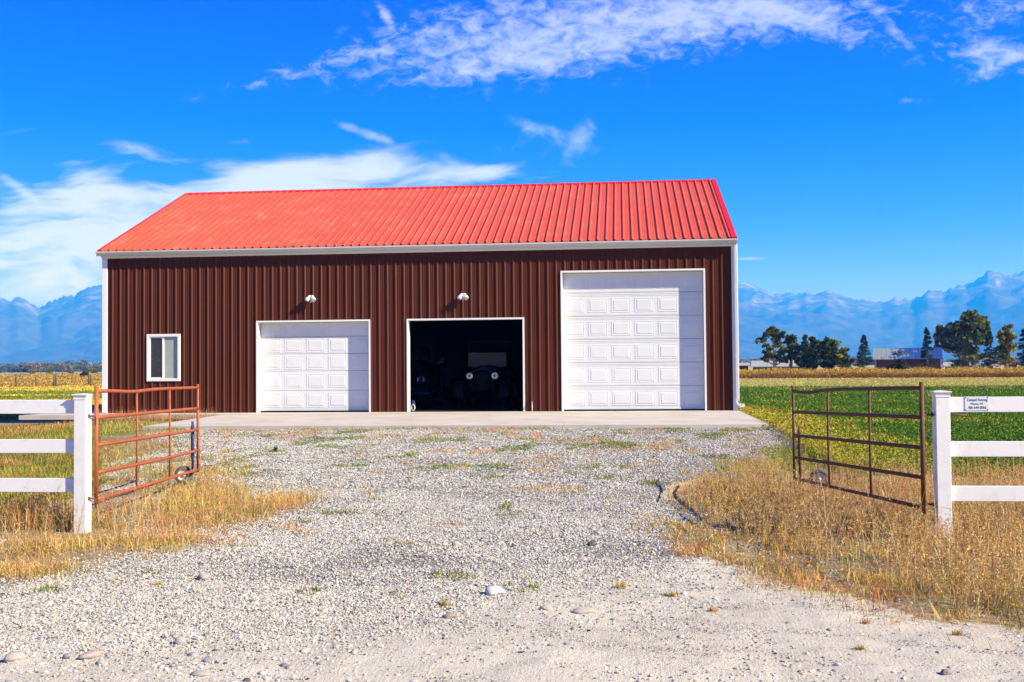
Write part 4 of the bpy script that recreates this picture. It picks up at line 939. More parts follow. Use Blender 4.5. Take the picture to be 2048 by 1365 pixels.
# straw margin between drive and tall weeds, thin straw over the gravel
pb = PB()
x, y = samp(130000, 1.5, 5.4, -22.3, -15.5); k = inpoly(x+rng.normal(0, .25, len(x)), y+rng.normal(0, .25, len(x)), STRAWR, .8) & frustum(x, y, x*0-.4); x, y = x[k], y[k]; k = rng.random(len(x)) < sstep(.36, .60, fbm(x*2, y*2, 4)); x, y = x[k], y[k]
blades(pb, x, y, (.02, .12), .005, GOLD+TAN+YGR[:1], 1.0, 1.)
x, y = samp(560000, -8, 6, -22.8, -5.95); k = inpoly(x, y, GRAV, .5) & frustum(x, y, x*0-.4); x, y = x[k], y[k]
pt_ = fbm(x*1.7+70, y*1.5+20, 5, .66); th_ = np.interp(y, [-23,-19,-14,-9,-6.5,-5.9], [.80,.69,.635,.585,.54,.40]); k = pt_ > th_+rng.normal(0, .018, len(x)); x, y = x[k], y[k]
u0 = vn(x*1.7+9, y*1.3); gq = u0 < .42; dd_ = np.clip((y+24)/12, .5, 1.6)
blades(pb, x[gq], y[gq], (.035, .085), .007, GRN+YGR, 1.0, .9); blades(pb, x[~gq], y[~gq], (.03, .075), .007, GOLD+TAN+[(.62,.46,.30)], 1.15, .9)
# side strips of the drive
for (n, x0, x1, y0, y1, poly, cols, h) in ((30000, 2.2, 6.4, -15.5, -5.5, [(3.0,-14.2),(3.2,-11.6),(4.0,-10),(4.7,-8.8),(4.85,-5.5),(6.4,-5.2),(6.6,-12.6),(4.6,-13.6)], YGR+GRN[:2]+GOLD[:2], (.02,.10)),
                                           (80000, -12.5, -3.0, -15.2, -1.3, [(-12.5,-1.3),(-8.65,-1.3),(-8.65,-6),(-6.6,-8.3),(-4.4,-11),(-3.4,-13.4),(-2.6,-15.2),(-12,-15.2)], YGR+GOLD+GRN[:1], (.03,.14)),
                                           (5000, -8.5, 4.8, -6.25, -5.87, [(-9,-6.3),(5,-6.3),(5,-5.86),(-9,-5.86)], GRN+YGR+GOLD[:2]+TAN[:1], (.03,.10))):
    x, y = samp(n, x0, x1, y0, y1); k = inpoly(x, y, poly, .5) & frustum(x, y, x*0-.3); x, y = x[k], y[k]; k = rng.random(len(x)) < sstep(.38, .6, fbm(x*1.2+3, y*1.2+8, 4))+.03; x, y = x[k], y[k]
    k = ~((x > SL_X0-.02) & (x < SL_X1) & (y > SL_Y0-.01)); x, y = x[k], y[k]; blades(pb, x, y, h, .009, cols, .8, .8)
x, y = samp(3000, -12.3, -8.7, -1.6, -1.2); weeds(pb, x[:900], y[:900], (.12, .42), TAN, 6, 5, .005)
link('straw_tufts', pb.mesh('straw_tufts'), M['grass'], kind='stuff', label='short straw and green tufts scattered over the gravel drive', cat='grass')

# curled dry husks in the weeds
pb = PB()
x, y = samp(520, 1.9, 6.2, -22.6, -15.2); k = (inpoly(x, y, WEEDR, .8) | inpoly(x, y, STRAWR, .8)); x, y = x[k], y[k]; n = len(x)
for rep in range(3):
    inw = inpoly(x, y, WEEDR); B = pts(x+rng.normal(0, .03, n), y+rng.normal(0, .03, n), .012)+np.stack([x*0, x*0, inw*rng.uniform(0, .16, n)], 1); d_ = dirs(n, 1.1); d_[:, 2] = np.abs(d_[:, 2])*.5; d_ /= np.linalg.norm(d_, axis=1, keepdims=True)
    pb.strips(B, d_, rng.uniform(.04, .13, n), rng.uniform(.008, .022, n), rng.normal(0, 1.6, n), pick([(.62,.40,.08),(.66,.50,.20),(.50,.30,.06)], n))
link('corn_husks', pb.mesh('corn_husks'), M['grass'], kind='stuff', label='curled yellow dry husks and leaf scraps lying among the right weeds', cat='husks')
# small single tufts on the bare dirt
k_ = 0
for (tx, ty, sz, lb, cc) in ((1.85,-20.33,.085,'yellow-green dry tuft at the right edge of the gravel, widest of the dirt tufts', YGR+GOLD), (2.21,-20.6,.06,'small spiky dry tuft right of the widest one on the dirt', GOLD+YGR), (2.46,-21.03,.05,'low brown tuft below the weeds, on bare dirt', TAN+GOLD), (3.38,-21.38,.05,'tiny dry tuft lying in front of the big curled husk', TAN), (3.86,-21.66,.055,'greenish-brown tuft at the far right of the bare dirt', YGR+TAN),
                         (3.23,-21.95,.045,'round brown tuft alone in the bare dirt at lower right', TAN+YGR), (.63,-20.99,.07,'yellow tuft at the lower edge of the gravel, left of the bluish-white rock', YGR+GOLD), (-1.67,-20.5,.07,'flat green-and-orange tuft on the gravel at lower left', YGR+GOLD), (-4.22,-10.03,.12,'dark stalky weed standing alone on the gravel beyond the left gate', [(.05,.05,.02),(.07,.08,.03)])):
    pb = PB(); n = 90; a = rng.uniform(0, 6.28, n); rr = rng.random(n)*sz*.7; P_ = np.stack([rr*np.cos(a), rr*np.sin(a)*.6, np.zeros(n)], 1); 
    dark = 'stalky' in lb; pb.strips(P_*(.25 if dark else 1), dirs(n, .35 if dark else 1.05), rng.uniform(.4, 1., n)*sz*(1.3 if dark else .9), np.full(n, .009 if dark else .0045), rng.normal(0, .7, n), pick(cc, n))
    o = link('grass_tuft', pb.mesh('grass_tuft'), M['grass'], label=lb, cat='tuft', group='single tufts on the gravel and bare dirt'); o.location = (tx, ty, float(terr(tx, ty)))

# ------------------------------------------------------------------ fields (size of leaf follows distance: coarse growth far away)
def field(n, a0, a1, d0, d1):
    iv = rng.uniform(1/d1, 1/d0, n); d = 1/iv; px = rng.uniform(a0, a1, n)
    r0 = cF[None]+cR[None]*((px-1024)/FPX)[:, None]; r0[:, 2] = 0; r0 /= np.linalg.norm(r0, axis=1, keepdims=True)
    return CP[0]+r0[:, 0]*d, CP[1]+r0[:, 1]*d, d
pb = PB()
x, y, d = field(240000, 1380, 2300, 12.5, 77); k = ((x > 4.9) & ~inpoly(x, y, WEEDR, .5) & (y > -14.5)) & ~((x < BX1+.1) & (y > -.1)); x, y, d = x[k], y[k], d[k]
edge = 1-sstep(5.0, 8.2, x+(fbm(x*.7, y*.7, 3)-.5)*2.5); edge *= (y < 5)*(y > -14)
pat = fbm(x*.5+3, y*.35, 4); yel = rng.random(len(x)) < np.maximum(edge*.85, .05+.35*sstep(.58, .70, pat))
n = len(x); c = np.where(yel[:, None], pick([(.42,.40,.03),(.50,.38,.04),(.30,.32,.03),(.55,.36,.06)], n), pick([(.055,.15,.012),(.08,.19,.015),(.04,.105,.010),(.12,.22,.02)], n))
ht = np.where(edge > .5, .22, .10)*rng.uniform(.2, 1., n); P_ = pts(x, y); P_[:, 2] += ht
pb.tris(P_, d*.0011+.006, c); m_ = rng.random(n) < .35; pb.strips(P_[m_]-np.array([0, 0, .08]), dirs(m_.sum(), .5), .06+d[m_]*.003, .002+d[m_]*.00025, rng.normal(0, .6, m_.sum()), c[m_])
link('alfalfa', pb.mesh('alfalfa'), M['grass'], kind='stuff', label='green alfalfa field with yellowing edge to the right of the barn', cat='crop')
pb = PB()
x, y, d = field(70000, 1380, 2300, 72, 122); n = len(x); P_ = pts(x, y); P_[:, 2] += .06*rng.random(n)
pb.tris(P_, d*.0010, pick([(.50,.42,.15),(.42,.36,.10),(.30,.34,.06),(.56,.46,.20)], n))
x, y, d = field(42000, -60, 240, 33, 118); k = y > 3; x, y, d = x[k], y[k], d[k]; n = len(x); P_ = pts(x, y); P_[:, 2] += .15*rng.random(n); g = fbm(x*.05, y*.12, 4) > .54
pb.tris(P_, d*.0012, np.where(g[:, None], pick([(.16,.22,.03),(.24,.28,.04)], n), pick([(.62,.46,.05),(.55,.38,.06),(.66,.52,.10)], n)))
x, y, d = field(26000, -60, 240, 116, 260); n = len(x); P_ = pts(x, y); P_[:, 2] += .4*rng.random(n); pb.tris(P_, d*.0014, pick([(.42,.24,.06),(.34,.22,.07),(.50,.38,.08)], n))
# orange and green growth behind the left fence rails
x, y, d = field(52000, -60, 200, 13.5, 27); k = (x < -5) & ~((x > BX0-1.9) & (y > -1.4)); x, y, d = x[k], y[k], d[k]; n = len(x); gq = fbm(x*.6+31, y*.4+8, 4); near_ = y < -8
c = np.where((((gq > np.where(near_, .50, .62)) & (rng.random(n) < .62))[:, None]), pick(GRN+YGR[:2], n), pick([(.50,.30,.06),(.56,.40,.12),(.42,.24,.08),(.30,.20,.07),(.18,.11,.05)], n))*(.5+fbm(x*2, y*2, 3))[:, None]; pb.strips(pts(x, y), dirs(n, .7), rng.uniform(.05, .2, n), np.full(n, .009), rng.normal(0, .7, n), c)
link('stubble_field', pb.mesh('stubble_field'), M['grass'], kind='stuff', label='yellow stubble and rough grass on the fields left and right of the barn', cat='grass')
# brush strip beyond the green field
pb = PB(); x, y, d = field(60000, 1200, 2450, 122, 128); n = len(x); t = rng.random(n)**1.2; prof_ = .45+1.0*fbm(x*.5, y*.5, 4, .65)
P_ = pts(x, y); P_[:, 2] += t*1.05*prof_; c = np.where((t > .55+.2*(vn(x*.2, y*.2)-.5))[:, None], pick([(.55,.40,.05),(.52,.30,.07),(.40,.34,.06),(.48,.24,.07)], n), pick([(.46,.22,.07),(.36,.17,.06),(.24,.13,.05)], n))
pb.strips(P_-np.array([0, 0, .15]), dirs(n, .6), rng.uniform(.08, .20, n), np.full(n, .05), rng.normal(0, .5, n), c); pb.tris(P_, rng.uniform(.07, .15, n), c)
link('brush_strip', pb.mesh('brush_strip'), M['grass'], kind='stuff', label='long strip of yellow and brown brush along the far edge of the green field', cat='brush')

# ------------------------------------------------------------------ trees
def ground_at(px, D):
    p = at(px, 740, D); z = float(terr(p[0], p[1], False)); return p[0], p[1], z
DK = [(.030,.055,.014),(.045,.075,.018),(.022,.040,.012),(.07,.10,.02)]
OL = [(.11,.15,.03),(.15,.18,.04),(.07,.10,.025),(.20,.21,.05)]
YL = [(.32,.32,.04),(.22,.26,.04),(.38,.33,.05)]
SP = [(.03,.06,.035),(.045,.08,.04),(.02,.04,.026)]
def leafy(px, D, H, lobes, n, cols, label, leaf=.22, trunk=None, bark='limb', group=None, name='broadleaf_tree', cat='tree', lean=0.):
    """lobes: (dx, z, rx, rz) in metres about the trunk base"""
    X, Y, z0 = ground_at(px, D); e = empty(name, (X, Y, z0-.15), math.atan2(-(X-CP[0]), Y-CP[1]), label=label, cat=cat, group=group)
    s = MB(); tr_ = trunk or H*.02; top = (lean*H, 0, H*.72); kn = [(0,0,0), (lean*H*.25, .05, H*.2), (lean*H*.6, -.05, H*.45), top]
    s.tube(kn, [tr_*1.2, tr_, tr_*.75, tr_*.3], 8)
    for dx_, z, rx, rz in lobes:
        t = min(.62, max(.12, (z-rz)/H*.8)); b0 = Vector((lean*H*t, 0, H*t)); tip = Vector((dx_, random.uniform(-.3, .3)*rx, z))
        mid_ = b0.lerp(tip, .5)+Vector((0, random.uniform(-.2, .2), -abs(dx_-b0.x)*.12))
        s.tube([b0, mid_, tip], [tr_*.5, tr_*.32, tr_*.1], 6)
        for k in range(5):
            a = random.uniform(0, 6.28); s.tube([mid_.lerp(tip, random.uniform(.1, .8)), tip+Vector((math.cos(a)*rx*.7, math.sin(a)*rx*.6, random.uniform(-.5, .6)*rz))], [tr_*.14, tr_*.05], 4)
    s.build('trunk', M[bark], e)
    pb = PB(); tot = sum(rx*rz for _, _, rx, rz in lobes)
    for dx_, z, rx, rz in lobes:
        m_ = int(n*rx*rz/tot); nc = max(8, int(15*rx*rz)+6); cc = rng.normal(size=(nc, 3)); cc /= np.linalg.norm(cc, axis=1, keepdims=True); cc *= rng.uniform(.45, 1.05, (nc, 1))*np.array([rx, rx*.85, rz]); cc += np.array([dx_, 0, z])
        w_ = rng.integers(0, nc, m_); r1 = rng.uniform(.10, .36, nc)[w_]*min(rx, rz)*.9+.10
        P_ = cc[w_]+rng.normal(0, 1, (m_, 3))*r1[:, None]*np.array([.6, .6, .42]); base = pick(cols, nc, j=.3)[w_]
        pb.tris(P_, rng.uniform(.5, 1.2, m_)*leaf, base*rng.uniform(.8, 1.2, (m_, 1)))
    pb_ = link('crown', pb.mesh('crown'), M['leaf'], e)
    return e
def spruce(px, D, H, W, label, cols=SP, n=9000, dens=1., group=None):
    X, Y, z0 = ground_at(px, D); e = empty('spruce_tree', (X, Y, z0-.1), 0, label=label, cat='tree', group='spruce trees round the far farmstead')
    s = MB(); s.tube([(0,0,0), (0,0,H*.5), (0,0,H*.98)], [H*.022, H*.012, H*.003], 7); s.build('trunk', M['limb'], e)
    pb = PB(); nb = int(115*dens); t = np.sort(rng.random(nb))**.85; a = rng.uniform(0, 6.28, nb); Lb = W/2*(1-t)**.85*rng.uniform(.72, 1.12, nb)+.08; zb = H*(.07+.92*t)
    k = rng.integers(0, nb, n); u = rng.random(n)**.75; rr = Lb[k]*u; dz_ = -.34*Lb[k]*u+.22*Lb[k]*u**2.5; sd = rng.normal(0, 1, n)*Lb[k]*.16*(1.1-u)
    P_ = np.stack([rr*np.cos(a[k])-sd*np.sin(a[k]), rr*np.sin(a[k])+sd*np.cos(a[k]), zb[k]+dz_+rng.normal(0, .05, n)-abs(sd)*.2], 1)
    dr = np.stack([np.cos(a[k]), np.sin(a[k]), np.full(n, -.35)], 1)+rng.normal(0, .35, (n, 3)); dr /= np.linalg.norm(dr, axis=1, keepdims=True)
    pb.strips(P_, dr, rng.uniform(.12, .30, n)*H/7, np.full(n, .07)*H/7, rng.normal(0, .4, n), pick(cols, n, j=.3)); link('crown', pb.mesh('crown'), M['leaf'], e)
    return e
U = lambda u: 1460+u/3.483
K = lambda D: D/FPX/3.483          # metres per zoomed unit at distance D
D1 = 150.; k1 = K(D1)
def L_(u0, lst): return [((u-u0)*k1, (738-v)*k1, rx*k1, rz*k1) for u, v, rx, rz in lst]
leafy(U(312), D1, 335*k1, L_(312, [(300,430,48,26),(345,450,42,28),(270,455,38,24),(225,500,38,26),(265,545,42,24),(330,520,45,22),(360,560,30,24),(275,600,42,34),(250,630,26,20),(350,610,36,40),(375,630,24,24),(320,470,35,20)]), 7000, OL+DK[:2], 'open-crowned pale-barked tree standing over the low white-roofed shed', .26, .26, 'palebark')
leafy(U(420), D1+4, 290*k1, L_(420, [(430,475,40,28),(455,520,36,30),(400,500,26,22),(425,540,34,26),(470,570,30,36),(440,610,34,34),(400,570,20,18)]), 5200, OL+DK, 'leaning round-topped tree just right of the open-crowned one', .26, .24, 'limb', lean=.05)
leafy(U(525), D1-2, 290*k1, L_(525, [(525,480,14,24),(525,530,26,30),(515,590,36,36),(530,650,44,40),(560,690,36,30),(490,650,26,36)]), 5200, DK, 'narrow dark tree with a pointed tip in the tree clump', .24, .2)
leafy(U(590), D1+2, 265*k1, L_(590, [(590,505,34,28),(580,555,42,32),(605,610,42,38),(585,660,44,40),(620,560,20,40),(560,620,22,40)]), 6000, DK+OL[:1], 'dense dark tree in the middle of the clump', .25, .24)
leafy(U(695), D1-3, 262*k1, L_(695, [(680,515,42,28),(720,530,34,26),(700,565,56,34),(680,610,50,40),(725,625,42,44),(700,670,62,38),(650,560,20,40)]), 8000, DK+OL[:2], 'broadest dark tree at the right of the clump', .25, .28)
leafy(U(800), D1-5, 190*k1, L_(800, [(800,580,30,28),(785,620,34,34),(820,640,30,36),(805,690,40,28)]), 4200, OL+YL[:2], 'shorter yellow-green tree at the right end of the clump', .24, .16)
spruce(U(935), D1-6, 268*k1, 152*k1, 'lone symmetrical spruce left of the brown farm shed', n=10000)
leafy(U(1172), D1-12, 92*k1, L_(1172, [(1150,690,38,30),(1200,680,40,34),(1175,665,30,24),(1170,715,52,22)]), 3600, [(.035,.04,.015),(.05,.045,.02),(.03,.05,.015)], 'dark round bush in front of the brown farm shed', .2, .08, name='bush', cat='bush')
spruce(U(1376), D1-10, 308*k1, 118*k1, 'tall narrow spruce at the right end of the brown farm shed', n=10000)
leafy(U(1640), D1+14, 470*k1, L_(1640, [(1690,320,60,40),(1740,345,60,42),(1650,350,48,34),(1780,400,44,44),(1600,390,60,36),(1700,400,80,46),(1540,400,54,38),(1470,420,46,34),(1455,480,40,36),(1520,470,60,44),(1610,470,80,52),(1720,480,80,56),(1480,545,44,30),(1560,555,70,44),(1670,580,60,50),(1770,500,40,60),(1720,620,44,40)]), 22000, OL+OL+YL[:1], 'huge spreading cottonwood towering over the farmstead', .30, .5)
leafy(U(1925), D1+6, 345*k1, L_(1925, [(1940,420,34,24),(1905,460,40,30),(1955,475,38,32),(1920,530,52,40),(1960,560,34,34),(1890,590,40,44),(1925,640,42,40),(1900,500,34,30)]), 8500, OL+YL, 'pale green tree with yellow lower leaves right of the cottonwood', .27, .26)
leafy(U(1690), D1+5, 120*k1, L_(1690, [(1680,640,30,20),(1705,660,22,18)]), 1600, YL+OL[:2], 'small bright yellow-green tree between two spruces', .24, .1)
spruce(U(1602), D1-4, 285*k1, 160*k1, 'wide dark spruce in front of the cottonwood', n=11000)
spruce(U(1812), D1-5, 290*k1, 142*k1, 'dark spruce between the cottonwood and the pale green tree', n=10000)
spruce(U(2052), D1-8, 300*k1, 150*k1, 'spruce cut off by the right edge of the picture', n=10000)
# ------------------------------------------------------------------ far farm buildings
def gabled(name, u0, u1, D, v_base, v_eave, v_ridge, depth, label, wallm, roofm, skew=0., over=.3, cat='shed', rot=0., streak=None, doors=0):
    k = K(D); X, Y, z0 = ground_at(U((u0+u1)/2), D); W = (u1-u0)*k; zb = -.3; base_z = z0
    top_e = CP[2]+(7.0*0)+(0) ; he = (706-v_eave)*k+(CP[2]-z0); hr = (706-v_ridge)*k+(CP[2]-z0); W -= 2*over
    he += 0; e = empty(name, (X, Y, z0), math.atan2(-(X-CP[0]), Y-CP[1])+rot, label=label, cat=cat)
    s = MB(); n = int(W/.25)
    for k_ in range(n):        # boards on the long front
        a, c = -W/2+k_*W/n, -W/2+(k_+1)*W/n; o = .015*(k_ % 2); s.box((a, -o, zb), (c-.004, .1, he))
    s.box((-W/2, depth-.1, zb), (W/2, depth, he))
    for sg in (-1, 1):
        x0, x1 = sorted((sg*W/2, sg*(W/2-.1))); V = [(x0, .101, zb), (x0, depth-.101, zb), (x0, depth-.101, he), (x0, depth/2, hr-.12), (x0, .101, he)]; V2_ = [(x1, y_, z_) for _, y_, z_ in V]
        s.add(V+V2_, [(0,1,2,3,4), (9,8,7,6,5)]+[(i, (i+1) % 5, (i+1) % 5+5, i+5) for i in range(5)])
    s.build('wall', wallm, e)
    s = MB(); sl_ = (hr-he)/(depth/2); nn = int((W+2*over)/.6)
    for sg in (1, -1):
        for k_ in range(nn):
            a = -W/2-over+k_*(W+2*over)/nn; c = a+(W+2*over)/nn
            ys = (-over, depth/2) if sg > 0 else (depth+over, depth/2); zs = (he-sl_*over, hr)
            o = .03
            for xa, xb, oa, ob in ((a, a+.06, 0, o), (a+.06, a+.12, o, 0), (a+.12, c, 0, 0)):
                f = [(xa, ys[0], zs[0]+oa), (xb, ys[0], zs[0]+ob), (xb, ys[1], zs[1]+ob), (xa, ys[1], zs[1]+oa)]; s.face(f if sg > 0 else f[::-1])
        f = [(-W/2-over, ys[0], zs[0]-.10), (W/2+over, ys[0], zs[0]-.10), (W/2+over, ys[1], zs[1]-.10), (-W/2-over, ys[1], zs[1]-.10)]; s.face(f[::-1] if sg > 0 else f); s.face([(-W/2-over, ys[0], zs[0]-.10), (W/2+over, ys[0], zs[0]-.10), (W/2+over, ys[0], zs[0]), (-W/2-over, ys[0], zs[0])])
        for xx in (-W/2-over, W/2+over): s.face([(xx, ys[0], zs[0]-.1), (xx, ys[1], zs[1]-.1), (xx, ys[1], zs[1]), (xx, ys[0], zs[0])])
    rf_ = s.build('roof', roofm, e)
    return e, rf_, W, he, hr, k
rm = bpy.data.materials.new('patchy_blue_metal_roof'); rm.use_nodes = True; q = NB(rm.node_tree); bs = rm.node_tree.nodes['Principled BSDF']; tcO = q.n('ShaderNodeTexCoord').outputs['Object']; so = q.n('ShaderNodeSeparateXYZ'); q.l(tcO, so.inputs[0])
mp = q.n('ShaderNodeMapping'); q.l(tcO, mp.inputs[0]); mp.inputs['Scale'].default_value = (1., .35, .35); nz = q.noise(mp.outputs[0], 1.6, 7, .75); f_ = q.smooth(q.math('ADD', so.outputs[0], q.math('MULTIPLY', q.math('SUBTRACT', nz, .5), 22.)), -2.4, -.8)
q.l(q.mix(f_, (.19,.23,.26), (.012,.05,.20)), bs.inputs['Base Color']); bs.inputs['Roughness'].default_value = .75; bs.inputs['Specular IOR Level'].default_value = .2
e, rf_, W, he, hr, k = gabled('farm_shed', 1006, 1466, 152., 735, 652, 578, 8.0, 'long brown board farm shed with a patchy blue and grey metal roof', M['shedwall'], rm)
s = MB(); cx = (1190-1236)*k; s.box((cx-.35, 1.2, he), (cx+.35, 1.9, hr-.55), bev=.03); s.box((cx-.42, 1.15, hr-.548), (cx+.42, 1.95, hr-.45)); s.build('chimney', M['brick'], rf_)
s = MB(); s.box((1.6, -.09, .4), (W/2-.8, -.018, he-.55)); s.build('sliding_door', mat('faded_red_door', (.14,.06,.05), .7), e)
s = MB(); s.box((-W/2-.03, -.06, -.2), (-W/2+.22, -.02, he)); s.build('corner_board', M['greyroof'], e)
gabled('low_shed', 150, 520, 158., 735, 698, 660, 7., 'low dark shed with a pale weathered metal roof under the open-crowned tree', M['shedwall'], M['greyroof'])
gabled('lean_to', 40, 140, 160., 735, 690, 674, 5., 'small dark flat-roofed outbuilding next to the barn downspout', M['shedwall'], M['greyroof'])
gabled('outbuilding', 1660, 1765, 168., 735, 702, 655, 6., 'small blue-roofed outbuilding half hidden between two spruces', M['shedwall'], M['shedroof'])
gabled('outbuilding', 1488, 1560, 170., 735, 708, 682, 4.5, 'small white-roofed outbuilding behind the tall narrow spruce', M['shedwall'], M['greyroof'])
gabled('outbuilding', 1905, 2010, 165., 735, 700, 676, 6., 'low brown-roofed outbuilding right of the pale green tree', M['shedwall'], M['shedwall'])
# white pickup by the shed
X, Y, z0 = ground_at(U(1376), 166.); e = empty('parked_pickup', (X, Y, z0), math.atan2(-(X-CP[0]), Y-CP[1]), label='white pickup end poking out behind the right end of the brown farm shed', cat='truck')
s = MB(); s.box((-1.5, -.9, .45), (2.4, .9, 1.05), bev=.12); s.box((-.6, -.82, 1.06), (1.0, .82, 1.75), bev=.2); s.build('body', M['white'], e)
s = MB(); s.box((-.45, -.835, 1.18), (.85, -.815, 1.58)); s.build('window', M['dglass'], e)
for xx in (-.9, 1.7):
    for yy in (-.85, .65): s = MB(); s.lathe([(.0005, 0), (.36, 0), (.36, .2), (.0005, .2)], Matrix.Translation((xx, yy+.2, .38)) @ Matrix.Rotation(R(90), 4, 'X'), 18); s.build('wheel', M['tyre'], e)
# field fence posts on the left
fx = [(32, 106, 1.36, .075), (72, 108, 1.05, .05), (108, 107, 1.3, .06), (112, 106, 1.35, .07), (144, 112, 1.0, .035), (178, 110, 1.35, .07), (181.5, 109, 1.25, .06), (42, 190, 1.1, .06), (82, 195, 1.1, .06), (125, 200, 1.2, .07), (92, 215, .9, .05)]
fe = []
for i, (px, D, h, r_) in enumerate(fx):
    X, Y, z0 = ground_at(px, D); nm = ['leftmost thick dark field post beyond the white fence', 'thin field post second from the left', 'left one of the paired field posts', 'right one of the paired field posts', 'very thin steel field post', 'left post of the pair nearest the barn', 'right post of the pair nearest the barn', 'far small post behind the leftmost one', 'small far post left of the middle pair', 'small far post right of the middle pair', 'smallest far post in the field'][i]
    s = MB(); s.tube([(0, 0, -.2), (random.uniform(-.02, .02), 0, h*.5), (random.uniform(-.04, .04), 0, h)], [r_*1.35, r_*1.3, r_*1.2], 8); o = s.build('field_post', M['wood'], None, label=nm, cat='post', group='wooden posts in the left field'); o.location = (X, Y, z0)
s = MB(); pp = [(*ground_at(px, D),) for px, D in ((-80, 106), (32, 106), (72, 108), (112, 106), (144, 112), (181, 109), (260, 109))]
for h in (.35, .7, 1.05): s.tube([(p[0], p[1], p[2]+h) for p in pp], .006, 4)
s.build('wire_fence', M['oldrust'], None, label='thin wire strung between the wooden posts in the left field', cat='wire')
# bushes and far tree line
for i, (px, D, H, W, lb, cc) in enumerate(((64, 300, 2.1, 2.1, 'bare brownish bush at the left of the field bushes', [(.22,.19,.13),(.18,.16,.10)]), (101, 330, 2.6, 2.0, 'grey-green bush second from the left', OL), (141, 240, 1.3, 1.4, 'low grey bush in the middle of the field', [(.20,.19,.13),(.16,.16,.10)]), (170, 170, 1.7, 1.2, 'darkest round bush nearest the barn corner', [(.05,.07,.03),(.08,.10,.04)]), (188, 240, 1.9, 1.5, 'pale olive bush right of the darkest one', [(.16,.17,.09),(.12,.14,.07)]))):
    leafy(px, D, H, [(0, H*.6, W/2, H*.38), (-W*.25, H*.45, W*.3, H*.3), (W*.25, H*.42, W*.3, H*.28), (0, H*.25, W*.4, H*.22)], 2600, cc, lb, .12, .06, name='bush', cat='bush', group='bushes in the left field')
pb = PB()
for k in range(230):
    left = k < 110
    px = random.uniform(-120, 300) if left else random.uniform(1380, 2200); D = random.uniform(800, 950); X, Y, z0 = ground_at(px, D); H = (random.uniform(4.5, 8.5) if left else random.uniform(3.5, 6)); H *= .8+.5*float(vn(px*.02, 3.)) ; Wd = random.uniform(4, 9); n = 240
    P_ = rng.normal(0, 1, (n, 3)); P_ /= np.linalg.norm(P_, axis=1, keepdims=True); P_ *= rng.uniform(.5, 1.05, (n, 1)); P_ = P_*np.array([Wd, Wd*.7, H*.5])+np.array([X, Y, z0+H*.5])
    pb.tris(P_, np.full(n, 1.1), pick([[(.10,.13,.045),(.13,.14,.06)], [(.17,.16,.08),(.22,.18,.10)], [(.07,.10,.04),(.10,.12,.05)]][k % 3], n, j=.3))
link('far_trees', pb.mesh('far_trees'), M['leaf'], kind='stuff', label='low far-off line of mixed trees at the foot of the mountains', cat='trees')

# ------------------------------------------------------------------ mountains
def ridge(name, prof, Dc, D0, D1_, mt_, seed, amp=.16, extend=(-2600, 4600)):
    P0 = sorted(prof); xs_ = np.linspace(extend[0], extend[1], 1500); ys_ = np.interp(xs_, [p[0] for p in P0], [p[1] for p in P0])
    r0 = cF[None]+cR[None]*((xs_-1024)/FPX)[:, None]-cU[None]*((ys_-682.5)/FPX)[:, None]
    hl = np.linalg.norm(r0[:, :2], axis=1); te = r0[:, 2]/hl; hd = r0[:, :2]/hl[:, None]; az = np.arctan2(hd[:, 0], hd[:, 1])
    T = np.concatenate([np.linspace(0, 1, 90), np.linspace(1, 1.6, 14)[1:]]); A, TT = np.meshgrid(np.arange(len(xs_)), T)
    Dd = D0+(Dc-D0)*TT; Hc = CP[2]+Dc*te-2.0
    rug = ((1-np.abs(2*fbm(az*150+seed, az*0+seed, 6, .62)-1))-.75)*.17*Hc.mean()
    base = np.where(TT <= 1, sstep(-.15, 1.12, TT)**1.0, np.maximum(0, 1-(TT-1)*1.4)); base = (base-base[0, 0])/(base[np.searchsorted(T, 1.)-0, 0]-base[0, 0]); base = np.clip(base, 0, 1)
    aw = az[A]*Dc/1100.+1.5*(fbm(TT*2.2+seed, az[A]*Dc/1500.+seed, 4)-.5)+TT*.5; nz3 = fbm(az[A]*Dc/350.+seed, TT*9., 5, .65); nz_ = 1-np.abs(2*fbm(aw+seed, TT*1.6+seed, 5, .55)-1)
    nz2 = 1-np.abs(2*fbm(aw*3.2+seed, TT*3.+seed, 4, .6)-1)
    env = np.clip(TT, 0, 1)*(1-np.clip(TT, 0, 1))*4
    Xw = CP[0]+hd[A, 0]*Dd; Yw = CP[1]+hd[A, 1]*Dd; rg = 1-np.abs(2*fbm(Xw/1500.+seed, Yw/1500.+seed, 6, .55)-1); rg2 = fbm(Xw/260.+seed, Yw/260., 5, .6)
    Zz = 2.0+Hc[A]*base+rug[A]*np.clip(TT, 0, 1)**9+Hc[A]*env*((rg-.8)*amp*2.6+(rg2-.5)*amp*.7); Zz = np.minimum(Zz, CP[2]+Dd*te[A]*np.where(TT < 1, .995, 1)+np.maximum(rug[A], -20)); Zz[0] = -5
    X = CP[0]+hd[A, 0]*Dd; Y = CP[1]+hd[A, 1]*Dd; nxx = len(xs_); nyy = len(T); ii = (np.arange(nyy-1)[:, None]*nxx+np.arange(nxx-1)[None]).ravel()
    me = npmesh(name, np.stack([X, Y, Zz], -1).reshape(-1, 3), [np.stack([ii, ii+1, ii+nxx+1, ii+nxx], 1)], None, True)
    return link('mountains', me, mt_, kind='structure')
mm = bpy.data.materials.new('mountain'); mm.use_nodes = True; q = NB(mm.node_tree); bs = mm.node_tree.nodes['Principled BSDF']; g = q.n('ShaderNodeNewGeometry'); sp2 = q.n('ShaderNodeSeparateXYZ'); q.l(g.outputs['Position'], sp2.inputs[0]); sn = q.n('ShaderNodeSeparateXYZ'); q.l(g.outputs['Normal'], sn.inputs[0])
